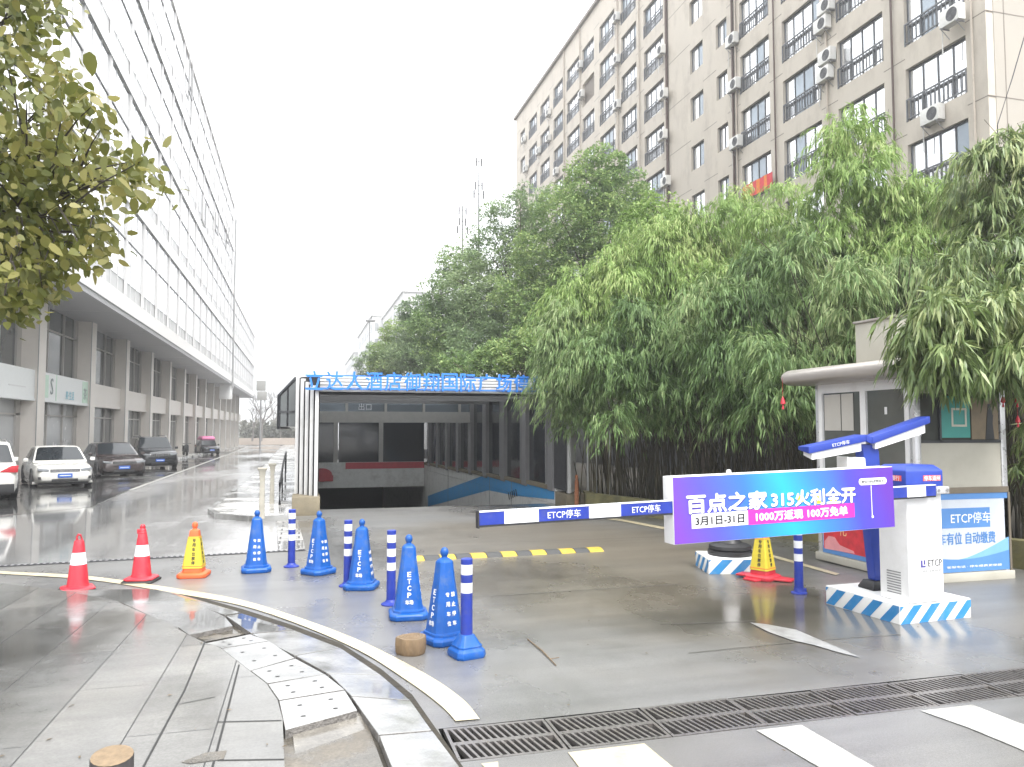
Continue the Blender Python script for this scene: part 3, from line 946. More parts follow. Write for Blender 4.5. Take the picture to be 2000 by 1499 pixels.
for y in (22.6, 25.4, 33): b.box(6.19, 6.2, y, y + .025, -3, wt(y) - .02)
GA('wall_joint', b, M['col_grey'], smooth=0)
b = MB(); b.box(.10, .42, 18.46, 60, -4.6, 2.55); GA('side_wall', b, M['col_grey'], smooth=0)
b = MB(); b.quad((-.1, YF + .16, 2.74), (6.7, YF + .16, 2.74), (6.7, 44, 2.74), (-.1, 44, 2.74)); GA('roof', b, M['roof_sheet'], smooth=0)
for y in (20.3, 23.0, 25.7): 
    b = MB(); b.box(.42, 6.18, y, y + .16, 2.50, 2.62); GA('roof_beam', b, M['col_grey'], smooth=0)
# columns and tall windows along the right side
for i in range(9):
    y = 18.5 + 2.42 * i
    b = MB(); b.box(6.14, 6.45, y, y + .42, wt(y) - .1, 2.62); b.box(6.2, 6.45, y + .68, y + .8, wt(y) - .1, 2.62); GA('column', b, M['col_grey'], smooth=0)
    b = MB(); b.box(6.26, 6.28, y + .42, y + 2.42, wt(y + 2.42) - .02, 2.62); w = GA('side_window', b, M['glass_dark'], smooth=0)
    b = MB(); b.box(6.16, 6.4, y + .42, y + 2.42, wt(y + 2.42) - .05, wt(y + 2.42) + .06); 
    GA('window_sill', b, M['conc'], smooth=0)
# transom frame half way down
b = MB(); b.box(.42, 6.14, 28.3, 28.6, 1.88, 2.28); GA('cross_beam', b, M['ceiling'], smooth=0)
b = MB(); b.box(.42, 6.14, 28.42, 28.44, 2.28, 2.62); tw = GA('transom_window', b, M['pane_dark'], smooth=0)
for x in (1.55, 2.95, 4.35, 5.7):
    b = MB(); b.box(x, x + .09, 28.32, 28.42, 2.28, 2.62); GA('transom_post', b, M['ceiling'], smooth=0)
tp = text('出口', .26, M['reflect'], ga, (2.25 - 3.2, 28.41 - YF, 2.45 - gz(YF)), FACE_S, name='lettering')
# back wall: windows over a red and white beam, dark tunnel below
b = MB(); b.box(.42, 6.18, 39.6, 39.9, -1.32, -.05); GA('back_beam', b, M['wallpaint'], smooth=0)
b = MB(); b.box(2.2, 6.18, 39.585, 39.598, -.38, -.06); GA('red_strip', b, M['red_band'], smooth=0)
b = MB(); b.lathe([(.001, 0), (.42, 0), (.42, .02), (.001, .02)], 18); b.xf(Matrix.Translation((1.05, 39.57, -.66)) @ Matrix.Rotation(R(90), 4, 'X') @ Matrix.Diagonal((1.2, .8, 1, 1))); b.box(.55, 1.6, 39.565, 39.585, -.98, -.68); GA('red_emblem', b, M['red_band'], smooth=0)
for x0, x1 in ((.42, 1.6), (1.85, 3.85), (4.05, 6.18)):
    b = MB(); b.box(x0, x1, 39.7, 39.72, -.05, 2.2); GA('back_window', b, M['glass_dark'], smooth=0)
for x in (1.6, 3.85):
    b = MB(); b.box(x, x + .22, 39.62, 39.8, -.05, 2.62); GA('column', b, M['ceiling'], smooth=0)
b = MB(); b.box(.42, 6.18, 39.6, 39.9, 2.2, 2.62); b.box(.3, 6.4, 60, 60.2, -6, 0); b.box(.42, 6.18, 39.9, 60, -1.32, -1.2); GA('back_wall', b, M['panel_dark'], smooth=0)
# outer glazing on the street side
b = MB()
b.add([(-.5, 18.75, 1.72), (-.5, 36, 1.72), (-.5, 36, 2.45), (-.5, 18.75, 2.45), (-.1, 18.75, 2.86), (-.1, 36, 2.86)], [(0, 1, 2, 3), (3, 2, 5, 4)])
b.add([(-.5, 18.75, 1.72), (-.1, 18.75, 1.72), (-.1, 18.75, 2.86), (-.5, 18.75, 2.45)], [(0, 1, 2, 3)])
b.quad((-.5, 18.75, 1.72), (-.1, 18.75, 1.72), (-.1, 36, 1.72), (-.5, 36, 1.72))
sg = GA('side_glazing', b, M['shopglass'], smooth=0)
b = MB()
for y in np.arange(18.75, 36.1, 1.9):
    b.box(-.53, -.47, y, y + .06, 1.7, 2.47); b.tube([(-.5, y + .03, 2.45), (-.1, y + .03, 2.87)], .035, 4)
b.box(-.54, -.46, 18.75, 36, 1.66, 1.73); b.box(-.53, -.47, 18.75, 36, 2.42, 2.48)
b.tube([(-.5, 18.74, 1.72), (-.5, 18.74, 2.45), (-.12, 18.74, 2.87)], .04, 4); b.tube([(-.3, 18.74, 1.72), (-.3, 18.74, 2.66)], .02, 4); b.box(-.5, -.1, 18.72, 18.76, 2.05, 2.09)
GA('glazing_frame', b, M['dark'], smooth=0)
b = MB(); b.box(-.11, .1, 18.46, 36, -.5, 2.6); GA('outer_wall', b, M['white'], smooth=0)
# blue letters standing on the rails
M['sign_blue'] = mat('sign_blue', (.03, .20, .66), .4, var=.08)
lt = T('sign_lettering', 'blue raised Chinese characters along the white rails over the garage ramp', 'sign', (.08, YF - .62, 2.52))
s = '立达人酒店御翔国际广场停车场'
for i, ch in enumerate(s):
    text(ch, .42, M['sign_blue'], lt, (.2 + i * .432, -.26, .22), FACE_S, extrude=.03, offset=.006, width=.36, height=.41, name='character')
b = MB(); b.box(0, 6.1, -.23, -.2, .03, .06); b.box(0, 6.1, -.23, -.2, .32, .35)
for x in np.arange(.1, 6.1, 1.0): b.box(x, x + .03, -.23, .62, .3, .33)
b.build('letter_rail', M['sign_blue'], lt)
# retaining wall of the bamboo bed
M['moss'] = mat('mossy_wall', (.20, .185, .085), .85, var=.3, scale=3, dirt=(.11, .10, .07), dscale=4, damt=.8, bump=.5, bscale=25)
rwp = [(6.76, 18.0), (6.55, 17.2), (7.15, 14.4), (7.8, 11), (8.5, 9.3), (9.2, 6.0), (13.8, 3.6)]
b = MB()
for (x0, y0), (x1, y1) in zip(rwp[:-1], rwp[1:]):
    d = Vector((x1 - x0, y1 - y0)).normalized(); nn = Vector((d.y, -d.x)) * .2
    if nn.x < 0: nn = -nn
    q = [(x0, y0), (x1, y1), (x1 + nn.x, y1 + nn.y), (x0 + nn.x, y0 + nn.y)]
    b.add([(x, y, gz(y) - .1) for x, y in q] + [(x, y, gz(y) + .36) for x, y in q], [(0, 3, 2, 1), (4, 5, 6, 7), (0, 1, 5, 4), (1, 2, 6, 5), (2, 3, 7, 6), (3, 0, 4, 7)])
tag(b.build('retaining_wall', M['moss'], smooth=0), 'low mossy concrete wall along the foot of the bamboo', 'wall')
for i, (x, y, h, mm) in enumerate(((6.86, 17.9, 2.3, 'steel'), (7.02, 17.75, 2.3, 'steel'), (7.2, 17.3, 2.2, 'steel'))):
    b = MB(); b.tube([(0, 0, 0), (0, 0, h)], .035, 8); b.tube([(0, 0, h), (0, 0, h + .01)], .05, 8)
    o = b.build('steel_post', M['steel'], None, loc=(x, y, gz(y) + .3))
    tag(o, ['thin steel post nearest the garage frame, in the bamboo bed', 'thin steel post in the middle of three beside the garage', 'thin steel post third from the garage frame, by the bamboo'][i], 'post', 'steel posts beside the garage')
b = MB(); b.lathe([(.05, 0), (.055, .3), (.045, .62), (.03, .66), (.04, .74), (.02, .78)], 10)
tag(b.build('rusty_post', mat('rusty_brown', (.34, .13, .06), .8, var=.3, scale=15), None, loc=(6.4, 17.45, gz(17.45))), 'short rusty brown post at the right foot of the garage frame', 'post')
# unseen dark backing added to keep the gaps in the bamboo dark
b = MB(); b.box(15.2, 15.5, -2, 60, -1, 2.6); b.box(15.1, 15.6, -2, 60, 2.6, 2.72)
tag(b.build('dark_backing_wall', M['panel_dark'], smooth=0), 'added dark backing wall, unseen behind the bamboo', 'wall')
# handrail on the pavement by the garage wall
hr = T('handrail', 'dark steel handrail running along the garage side wall', 'railing', (-.45, 19, gz(19) + .11))
b = MB(); b.tube([(0, 0, .0), (0, 0, .5), (-.05, 6, .75), (-.1, 13, .85), (-.1, 13, 0)], .03, 8); b.build('rail', M['dark'], hr)
for y in (4, 8.5):
    b = MB(); b.tube([(-.03, y, -.05), (-.04, y, .68)], .022, 6); b.build('post', M['dark'], hr)

# ================================================================== BARRIER, BOOTH, CAMERA POST
M['stripe_paint'] = mat('stripe_paint', (.03, .22, .50), .45, var=.1, dirt=(.3, .36, .42), dscale=8, damt=.4)
M['silver'] = mat('silver', (.62, .62, .63), .3, .5, var=.06)


def striped_block(name, w, d, h, parent, nx, ny):
    b = MB(); b.box(-w / 2, w / 2, -d / 2, d / 2, 0, h); b.build('block', M['white'], parent, bevel=.012)
    b = MB(); e = .003; z0, z1 = .012, h - .014; s = h * .85
    def face(L, n, mk):
        p = L / n
        for i in range(-1, n + 1):
            a = -L / 2 + p * i
            q = [(a, z0), (a + p * .5, z0), (a + p * .5 + s, z1), (a + s, z1)]
            # clip to the face
            poly = q
            for lim, sg in ((-L / 2 + .004, 1), (L / 2 - .004, -1)):
                out = []
                for k in range(len(poly)):
                    u, v = poly[k], poly[(k + 1) % len(poly)]
                    iu, iv = (u[0] - lim) * sg >= 0, (v[0] - lim) * sg >= 0
                    if iu: out.append(u)
                    if iu != iv:
                        t = (lim - u[0]) / (v[0] - u[0]); out.append((lim, u[1] + t * (v[1] - u[1])))
                poly = out
                if not poly: break
            if len(poly) >= 3: b.add([mk(*pt) for pt in poly], [tuple(range(len(poly)))])
    face(w, nx, lambda u, v: (u, -d / 2 - e, v))
    face(d, ny, lambda u, v: (-w / 2 - e, -u, v))
    face(d, ny, lambda u, v: (w / 2 + e, u, v))
    b.build('stripes', M['stripe_paint'], parent, smooth=0)


ci, cl, cr = G(1770, 1218), G(1615, 1180), G(1895, 1205)
ctr = (cl + cr) / 2
arz = math.atan2(*(cr - ci)[[1, 0]])
arz = R(4)
isl = T('barrier_island', 'white plinth with blue diagonal stripes carrying the barrier cabinet and the blue post', 'plinth', (ctr[0], ctr[1], gz(ctr[1]) - .01), arz)
striped_block('island', .86, .93, .19, isl, 4, 4)
IZ = gz(ctr[1]) + .18
# cabinet
c0, c1, c2 = G(1742, 1166, .17), G(1772, 1182, .17), G(1848, 1172, .17)
CW, CD = .42, .34
cx, cy = c1[0] + CW / 2 + .01, c1[1] + CD / 2 + .01
cab = T('barrier_cabinet', 'white boom barrier cabinet with blue hood standing on the striped plinth', 'barrier', (cx, cy, IZ), arz)
b = MB(); b.box(-CW / 2, CW / 2, -CD / 2, CD / 2, 0, 1.0); b.build('housing', M['clean_white'], cab, bevel=.02)
b = MB(); b.rings([[(-CW / 2 - .012, -CD / 2 - .012, 1.04), (CW / 2 + .012, -CD / 2 - .012, 1.04), (CW / 2 + .012, CD / 2 + .012, 1.04), (-CW / 2 - .012, CD / 2 + .012, 1.04)],
                   [(-CW / 2 - .012, -CD / 2 - .012, 1.2), (CW / 2 + .012, -CD / 2 - .012, 1.2), (CW / 2 + .012, CD / 2 + .012, 1.2), (-CW / 2 - .012, CD / 2 + .012, 1.2)],
                   [(-CW / 2 + .04, -CD / 2 + .04, 1.25), (CW / 2 - .04, -CD / 2 + .04, 1.25), (CW / 2 - .04, CD / 2 - .04, 1.25), (-CW / 2 + .04, CD / 2 - .04, 1.25)]])
b.build('hood', M['navy'], cab, bevel=.012)
b = MB(); b.box(-CW / 2 + .02, CW / 2 - .02, -CD / 2 + .02, CD / 2 - .02, 1.0, 1.04); b.build('neck', M['silver'], cab)
M['red_text'] = mat('red_text', (.75, .10, .08), .4)
b = MB(); b.box(-.02, .19, -CD / 2 - .0145, -CD / 2 - .013, 1.105, 1.155); b.box(-CW / 2 - .0145, -CW / 2 - .013, -.13, .1, 1.105, 1.155); b.build('red_label', M['red_text'], cab, smooth=0)
text('停车道闸', .05, M['reflect'], cab, (.085, -CD / 2 - .0155, 1.13), FACE_S, .001, width=.19)
text('减速慢行', .05, M['reflect'], cab, (-CW / 2 - .0155, -.015, 1.13), FACE_W, .001, width=.19)
text('ETCP', .10, M['ink'], cab, (.105, -CD / 2 - .002, .355), FACE_S, .001, width=.165, height=.062)
text('0532 220 0132', .03, M['grey'], cab, (.065, -CD / 2 - .002, .285), FACE_S, .001, width=.22, height=.022)
b = MB(); b.box(-.065, -.045, -CD / 2 - .003, -CD / 2, .325, .385); b.box(-.065, -.01, -CD / 2 - .003, -CD / 2, .32, .335); b.box(-.03, -.012, -CD / 2 - .003, -CD / 2, .345, .385)
b.build('logo', mat('logo_indigo', (.07, .06, .25), .4), cab, smooth=0)
b = MB()
for k in range(9): b.box(-CW / 2 - .004, -CW / 2, -.08, .08, .07 + .024 * k, .079 + .024 * k)
b.build('vent', M['grey'], cab, smooth=0)
b = MB(); b.box(.07, .225, -CD / 2 - .075, -CD / 2 - .01, .99, 1.055); b.build('arm_clamp', M['silver'], cab, bevel=.006)
b = MB()
for x in (.095, .2): b.disc((x, -CD / 2 - .075, 1.022), .014, (0, -1, 0), 12, th=.006)
b.build('bolt', M['grey'], cab)
# boom arm
ya = cy - CD / 2 - .055
ZA = IZ + 1.022
tip = at_y(934, 1014, ya - .3)
AX1 = cx + .07
L = math.hypot(AX1 - tip[0], ya - tip[1])
ang = math.atan2(ya - tip[1], AX1 - tip[0])
arm = T('boom_barrier', 'long blue and white boom arm reaching left out of the barrier cabinet', 'boom', (AX1, ya, ZA), ang)
arm.rotation_euler = (0, math.asin((tip[2] - ZA) / L), ang)
def au(px):      # distance along the arm from the cabinet for a column of the picture
    d = ray(px, 1000); o = np.array([AX1, ya]); v = np.array([-math.cos(ang), -math.sin(ang)])
    A_ = np.array([[v[0], -d[0]], [v[1], -d[1]]]); r = np.linalg.solve(A_, -o); return r[0]
cuts = [au(x) for x in (940, 983, 1050, 1148, 1210, 1308)]
b = MB()
segs = [(0, .12, 0), (.12, .34, 1), (.34, cuts[5], 0), (cuts[5], cuts[4], 0), (cuts[4], cuts[3], 1), (cuts[3], cuts[2], 0), (cuts[2], cuts[1], 1), (cuts[1], L, 0)]
for a, e, m in segs: b.box(-e, -a, -.022, .022, -.045, .048, m)
b.box(-L, 0, -.026, .026, .048, .055, 1)
b.build('beam', [M['post_blue'], M['reflect']], arm, smooth=0)
b = MB(); b.box(-L, 0, -.02, .02, -.06, -.045); b.box(-L - .012, -L, -.028, .028, -.066, .06); b.build('rubber_edge', M['black'], arm, smooth=0)
text('ETCP停车', .07, M['reflect'], arm, (-(cuts[2] + cuts[3]) / 2, -.0235, 0), FACE_S, .001, width=.27, height=.062)
text('ETCP停车', .07, M['reflect'], arm, (-(cuts[4] + cuts[5]) / 2, -.0235, 0), FACE_S, .001, width=.25, height=.06)
# billboard hung on the arm
bl, br = au(1311), au(1741)
BW = bl - br; BH = .535
bb_x = -(bl + br) / 2
pm = at_y(1525, 995, ya - .2)
bdl = arm.matrix_basis @ Vector((bb_x, -.03, 0))
brd = T('hanging_billboard', 'purple and cyan advertising box hung on the barrier arm', 'billboard', (bdl.x, bdl.y, bdl.z - .03), ang)
brd.rotation_euler = arm.rotation_euler
m = bpy.data.materials.new('print_gradient'); m.use_nodes = True
t = m.node_tree; Lk = t.links.new; pb = t.nodes['Principled BSDF']; pb.inputs['Roughness'].default_value = .35
tc = t.nodes.new('ShaderNodeTexCoord'); sx = t.nodes.new('ShaderNodeSeparateXYZ'); Lk(tc.outputs['Object'], sx.inputs[0])
nz = t.nodes.new('ShaderNodeTexNoise'); nz.inputs['Scale'].default_value = 1.3; nz.inputs['Detail'].default_value = 1; Lk(tc.outputs['Object'], nz.inputs[0])
ma = t.nodes.new('ShaderNodeMath'); ma.operation = 'MULTIPLY_ADD'; ma.inputs[1].default_value = 1 / BW; ma.inputs[2].default_value = .44; Lk(sx.outputs[0], ma.inputs[0])
mb_ = t.nodes.new('ShaderNodeMath'); mb_.operation = 'MULTIPLY_ADD'; mb_.inputs[1].default_value = .18; Lk(sx.outputs[2], mb_.inputs[0]); Lk(ma.outputs[0], mb_.inputs[2])
mc_ = t.nodes.new('ShaderNodeMath'); mc_.operation = 'MULTIPLY_ADD'; mc_.inputs[1].default_value = .14; Lk(nz.outputs['Fac'], mc_.inputs[0]); Lk(mb_.outputs[0], mc_.inputs[2])
cr_ = t.nodes.new('ShaderNodeValToRGB'); el = cr_.color_ramp.elements
el[0].position = 0; el[0].color = (.16, .045, .40, 1); el[1].position = 1; el[1].color = (.11, .032, .36, 1)
for ps, c in ((.15, (.085, .075, .52)), (.32, (.035, .15, .60)), (.5, (.018, .36, .72)), (.64, (.035, .19, .65)), (.82, (.06, .055, .46))):
    k = el.new(ps); k.color = (*c, 1)
Lk(mc_.outputs[0], cr_.inputs[0]); Lk(cr_.outputs[0], pb.inputs['Base Color'])
b = MB(); b.box(-BW / 2, BW / 2, 0, .15, -BH / 2, BH / 2); b.build('box', M['clean_white'], brd, bevel=.004)
b = MB(); b.box(-BW / 2 + .004, BW / 2 - .004, -.004, -.0005, -BH / 2 + .004, BH / 2 - .004); b.build('printed_face', m, brd, smooth=0)
def bu(u, v): return (-BW / 2 + u * BW, -.006, BH / 2 - v * BH)
M['print_white'] = mat('print_white', (.85, .85, .86), .4, var=.01)
M['print_yellow'] = mat('print_yellow', (.82, .68, .05), .4, var=.02)
M['print_pink'] = mat('print_pink', (.66, .03, .34), .4, var=.02)
M['print_shadow'] = mat('print_navy', (.03, .03, .25), .4)
def sl_text(s, size, mm, u, v, w, h, ex=.0012, off=0.0, dy=0):
    o = text(s, size, mm, brd, bu(u, v), FACE_S, ex, off, width=w * BW, height=h * BH)
    o.location.y -= dy
    return o
sl_text('百点之家', .15, M['print_shadow'], .228, .43, .34, .27, .001, .004)
sl_text('百点之家', .15, M['print_white'], .224, .415, .34, .27, .001, .006, .003)
sl_text('315火利全开', .13, M['print_shadow'], .614, .435, .39, .25, .001, .004)
sl_text('315火利全开', .13, M['print_white'], .61, .42, .39, .25, .001, .005, .003)
b = MB()
for u, v, w, h in ((.545, .44, .022, .10), (.632, .47, .02, .12), (.70, .50, .03, .035), (.775, .34, .05, .035)):
    p = bu(u, v); b.box(p[0] - w * BW / 2, p[0] + w * BW / 2, -.0083, -.0078, p[2] - h * BH / 2, p[2] + h * BH / 2)
b.build('yellow_accent', M['print_yellow'], brd, smooth=0)
b = MB(); p, q = bu(.072, .565), bu(.31, .78); b.box(p[0], q[0], -.0065, -.005, q[2], p[2]); b.build('white_panel', M['print_white'], brd, smooth=0)
b = MB(); p, q = bu(.31, .555), bu(.80, .785); b.box(p[0], q[0], -.0065, -.005, q[2], p[2]); b.build('pink_panel', M['print_pink'], brd, smooth=0)
sl_text('3月1日-31日', .08, M['ink'], .19, .675, .205, .13, .001, .0022, .002)
sl_text('1000万返现 100万免单', .09, M['print_white'], .555, .67, .42, .145, .001, .003, .002)
b = MB(); n = 10; rx, rz_ = .069 * BW, .055 * BH
pill = [(rx - rz_ + rz_ * math.cos(-math.pi / 2 + math.pi * i / n), rz_ * math.sin(-math.pi / 2 + math.pi * i / n)) for i in range(n + 1)]
pill += [(-x, -z) for x, z in pill]
p = bu(.896, .225); b.prism([(x + p[0], z + p[2]) for x, z in pill], -.0065, -.005, 'y'); b.build('label_pill', M['print_white'], brd, smooth=0)
sl_text('微信扫码进群有礼', .04, M['ink'], .896, .225, .115, .055, .0006, 0, .002)
b = MB(); p, q = bu(.885, .29), bu(.893, .80); b.box(p[0], p[0] + .006, -.0062, -.005, q[2], p[2]); b.disc((q[0] - .012, -.006, q[2]), .012, (0, -1, 0), 12, th=.001)
b.build('thin_line', M['print_white'], brd, smooth=0)
# camera post with winged hood
pb0 = G(1712, 1152, .17)
cp = T('camera_post', 'bent blue post with tilted blue wing hood and black foot beside the barrier', 'post', (pb0[0], pb0[1], IZ))
b = MB(); b.rings([[(-.13, -.11, 0), (.13, -.11, 0), (.13, .11, 0), (-.13, .11, 0)], [(-.13, -.11, .02), (.13, -.11, .02), (.13, .11, .02), (-.13, .11, .02)], [(-.095, -.075, .085), (.095, -.075, .085), (.095, .075, .085), (-.095, .075, .085)]])
b.build('foot', M['black'], cp, bevel=.01)
b = MB()
rs = []
for z, x, w, d in ((.085, .03, .085, .055), (.4, .0, .088, .056), (.8, -.035, .09, .058), (1.15, -.055, .092, .06), (1.36, -.07, .095, .06), (1.43, -.10, .09, .06)):
    rs.append([(x - w, -d, z), (x + w, -d, z), (x + w, d, z), (x - w, d, z)])
b.rings(rs); b.build('column', M['navy'], cp, bevel=.014)
P0, P1, P2, P3 = at_y(1580, 880, pb0[1] - .12), at_y(1692, 856, pb0[1] - .12), at_y(1704, 861, pb0[1] - .12), at_y(1817, 820, pb0[1] - .12)
b = MB(); w_ = MB()
for (a, e) in ((P0, P1), (P2, P3), (P1, P2)):
    a = Vector(a) - cp.location; e = Vector(e) - cp.location
    b.add([(a.x, a.y, a.z - .035), (e.x, e.y, e.z - .035), (e.x, e.y, e.z + .035), (a.x, a.y, a.z + .035),
           (a.x, a.y + .17, a.z + .0), (e.x, e.y + .17, e.z + .0), (e.x, e.y + .17, e.z + .035), (a.x, a.y + .17, a.z + .035)],
          [(0, 1, 2, 3), (7, 6, 5, 4), (3, 2, 6, 7), (0, 4, 5, 1), (0, 3, 7, 4), (1, 5, 6, 2)])
    if (e - a).length > .2:
        d = (e - a) * .07
        a2, e2 = a + d, e - d
        w_.add([(a2.x, a2.y + .02, a2.z - .10), (e2.x, e2.y + .02, e2.z - .12), (e2.x, e2.y + .02, e2.z - .037), (a2.x, a2.y + .02, a2.z - .037),
                (a2.x, a2.y + .15, a2.z - .06), (e2.x, e2.y + .15, e2.z - .06), (e2.x, e2.y + .15, e2.z - .005), (a2.x, a2.y + .15, a2.z - .005)],
               [(0, 1, 2, 3), (7, 6, 5, 4), (3, 2, 6, 7), (0, 4, 5, 1), (0, 3, 7, 4), (1, 5, 6, 2)])
b.build('hood', M['navy'], cp, bevel=.008); w_.build('white_lining', M['white'], cp, smooth=0)
b = MB(); b.box(-.34, -.12, -.06, .08, 1.17, 1.30); b.box(-.36, -.34, -.07, .09, 1.16, 1.31); b.build('camera', M['white'], cp, bevel=.012)
text('ETCP停车', .05, M['reflect'], cp, tuple((Vector(P0) * .45 + Vector(P1) * .55) - cp.location + Vector((0, -.003, 0))), (R(90), -math.atan2(P1[2] - P0[2], P1[0] - P0[0]), 0), .001, width=.2, height=.04)
# bracket post with a pale pipe behind the hood
pp = at_y(1778, 1120, 7.28)
b = MB(); b.tube([(6.74, 7.22, gz(7.2)), (6.74, 7.22, 1.62)], .045, 10); b.lathe([(.06, 0), (.06, .03), (.05, .06)], 12, (6.74, 7.22, 1.6))
tag(b.build('steel_pipe', M['silver']), 'shiny vertical steel pipe at the corner of the booth', 'pipe')

# ------------------------------------------------------------------ guard booth
M['booth_beige'] = mat('booth_beige', (.47, .45, .385), .5, var=.06, scale=2, dirt=(.36, .34, .28), dscale=3, damt=.4)
M['booth_roof'] = mat('booth_roof', (.37, .34, .315), .35, .15, var=.06, dirt=(.30, .27, .24), dscale=3, damt=.4)  # colour darkened to take in the shade on the roof's downturned sides
M['booth_trim'] = mat('booth_trim', (.20, .17, .13), .45, .3, var=.1)
M['booth_inside'] = mat('booth_inside', (.20, .19, .165), .7)
M['booth_glass'] = mat('booth_glass', (.075, .08, .07), .05, var=.2, scale=.8, spec=.7)
BX0, BX1, BY0, BY1 = 6.85, 8.17, 7.34, 9.12
g0 = gz(8.2)
bo = T('guard_booth', 'small beige gate booth with rounded roof edge, sliding window and blue posters', 'booth', (7.5, 8.2, g0))
def BO(name, mb, m, par=None, **k): return mb.build(name, m, par or bo, world=(par is None), **k)
for x in (BX0, BX1 - .08):
    for y in (BY0, BY1 - .08):
        b = MB(); b.box(x, x + .08, y, y + .08, g0 + .1, 2.28); BO('corner_post', b, M['silver'], bevel=.01)
b = MB(); b.box(BX0 - .03, BX1 + .03, BY0 - .03, BY1 + .03, g0 + .01, g0 + .11); BO('base_frame', b, M['booth_beige'], bevel=.01)
for x in (BX0 + .1, BX1 - .2):
    for y in (BY0 + .1, BY1 - .2):
        b = MB(); b.box(x, x + .12, y, y + .12, g0 - .05, g0 + .01); BO('foot', b, M['dark'])
b = MB()
b.box(BX0 + .08, BX1 - .08, BY0 + .015, BY0 + .05, g0 + .1, 1.52); b.box(BX0 + .015, BX0 + .05, BY0 + .08, BY1 - .08, g0 + .1, 1.06)
b.box(BX1 - .05, BX1 - .015, BY0 + .08, BY1 - .08, g0 + .1, 2.28); b.box(BX0 + .08, BX1 - .08, BY1 - .05, BY1 - .015, g0 + .1, 2.28)
b.box(BX0 + .08, BX1 - .08, BY0 + .015, BY0 + .05, 2.1, 2.28)
BO('wall_panel', b, M['booth_beige'], smooth=0)
b = MB(); b.box(BX0 + .1, BX1 - .1, BY0 + .4, BY1 - .1, g0 + .2, g0 + .22); b.box(BX1 - .5, BX1 - .08, BY0 + .6, BY1 - .3, g0 + .22, .9); BO('interior', b, M['booth_inside'], smooth=0)
# sliding window on the drive side
sw = MB()
def wbar(y0, y1, z0, z1, x0=BX0 - .012, x1=BX0 + .06): sw.box(x0, x1, y0, y1, z0, z1)
ya0, ya1 = BY0 + .08, BY1 - .08
ym = (ya0 + ya1) / 2 - .05
wbar(ya0, ya1, 2.16, 2.28); wbar(ya0, ya1, 1.06, 1.14)
for y, w_ in ((ya0, .07), (ya1 - .07, .07)): wbar(y, y + w_, 1.14, 2.16)
wbar(ym - .05, ym + .05, 1.14, 2.16)
wd = BO('sliding_window', sw, M['clean_white'])
b = MB(); b.box(BX0 + .02, BX0 + .028, ya0 + .07, ym - .05, 1.14, 2.16); b.box(BX0 + .02, BX0 + .028, ym + .05, ya1 - .07, 1.14, 2.16)
o = b.build('pane', M['booth_glass'], wd, smooth=0); o.location = -Vector(bo.location)
b = MB(); b.box(BX0 + .008, BX0 + .014, ym + .2, ym + .42, 1.66, 2.14); b.box(BX0 + .008, BX0 + .014, ym + .44, ya1 - .1, 1.66, 2.14)
BO('paper_blind', b, mat('paper_blind', (.50, .48, .44), .6, var=.04), smooth=0)
b = MB(); b.box(BX0 + .010, BX0 + .015, ya0 + .37, ya0 + .41, 1.86, 1.95); BO('sticker', b, M['clean_white'], smooth=0)
b = MB(); b.box(BX0 + .03, BX0 + .3, ya0 + .1, ym - .1, 1.5, 1.54); b.box(BX0 + .03, BX0 + .05, ym + .1, ya1 - .1, 1.14, 1.6); BO('desk', b, M['booth_inside'], smooth=0)
# right hand face: glass upper half with a teal poster
b = MB(); b.box(BX0 + .08, BX1 - .08, BY0 + .03, BY0 + .038, 1.54, 2.1); bw_ = BO('side_window', b, M['booth_glass'], smooth=0)
b = MB(); b.box(BX0 + .35, BX0 + .375, BY0 - .0, BY0 + .03, 1.52, 2.1); b.box(BX0 + .08, BX1 - .08, BY0 - .0, BY0 + .03, 1.52, 1.55); BO('window_bar', b, M['dark'], smooth=0)
M['teal'] = mat('teal_poster', (.05, .30, .265), .45, var=.1, scale=2)
b = MB(); b.box(BX0 + .38, BX0 + .80, BY0 + .012, BY0 + .02, 1.58, 2.07); BO('teal_poster', b, M['teal'], smooth=0)
b = MB()
sqx, sqz, sq = BX0 + .64, 1.82, .11
for (x0, x1, z0, z1) in ((-sq, sq, sq - .025, sq), (-sq, sq, -sq, -sq + .025), (-sq, -sq + .025, -sq + .025, sq - .025), (sq - .025, sq, -sq + .025, sq - .025)): b.box(sqx + x0, sqx + x1, BY0 + .008, BY0 + .012, sqz + z0, sqz + z1)
BO('poster_frame', b, mat('poster_cream', (.55, .53, .45), .5), smooth=0)
b = MB(); b.box(BX0 + .82, BX1 - .1, BY0 + .012, BY0 + .02, 1.56, 2.05); BO('brown_blind', b, mat('brown_blind', (.20, .155, .10), .6, var=.15), smooth=0)
b = MB(); b.prism([(BX0 + 1.02, 1.56), (BX0 + 1.15, 1.56), (BX0 + 1.13, 1.75), (BX0 + 1.14, 1.84), (BX0 + 1.10, 1.98), (BX0 + 1.07, 1.98), (BX0 + 1.05, 1.83)], BY0 + .006, BY0 + .012, 'y'); BO('hanging_coat', b, M['dark'], smooth=0)
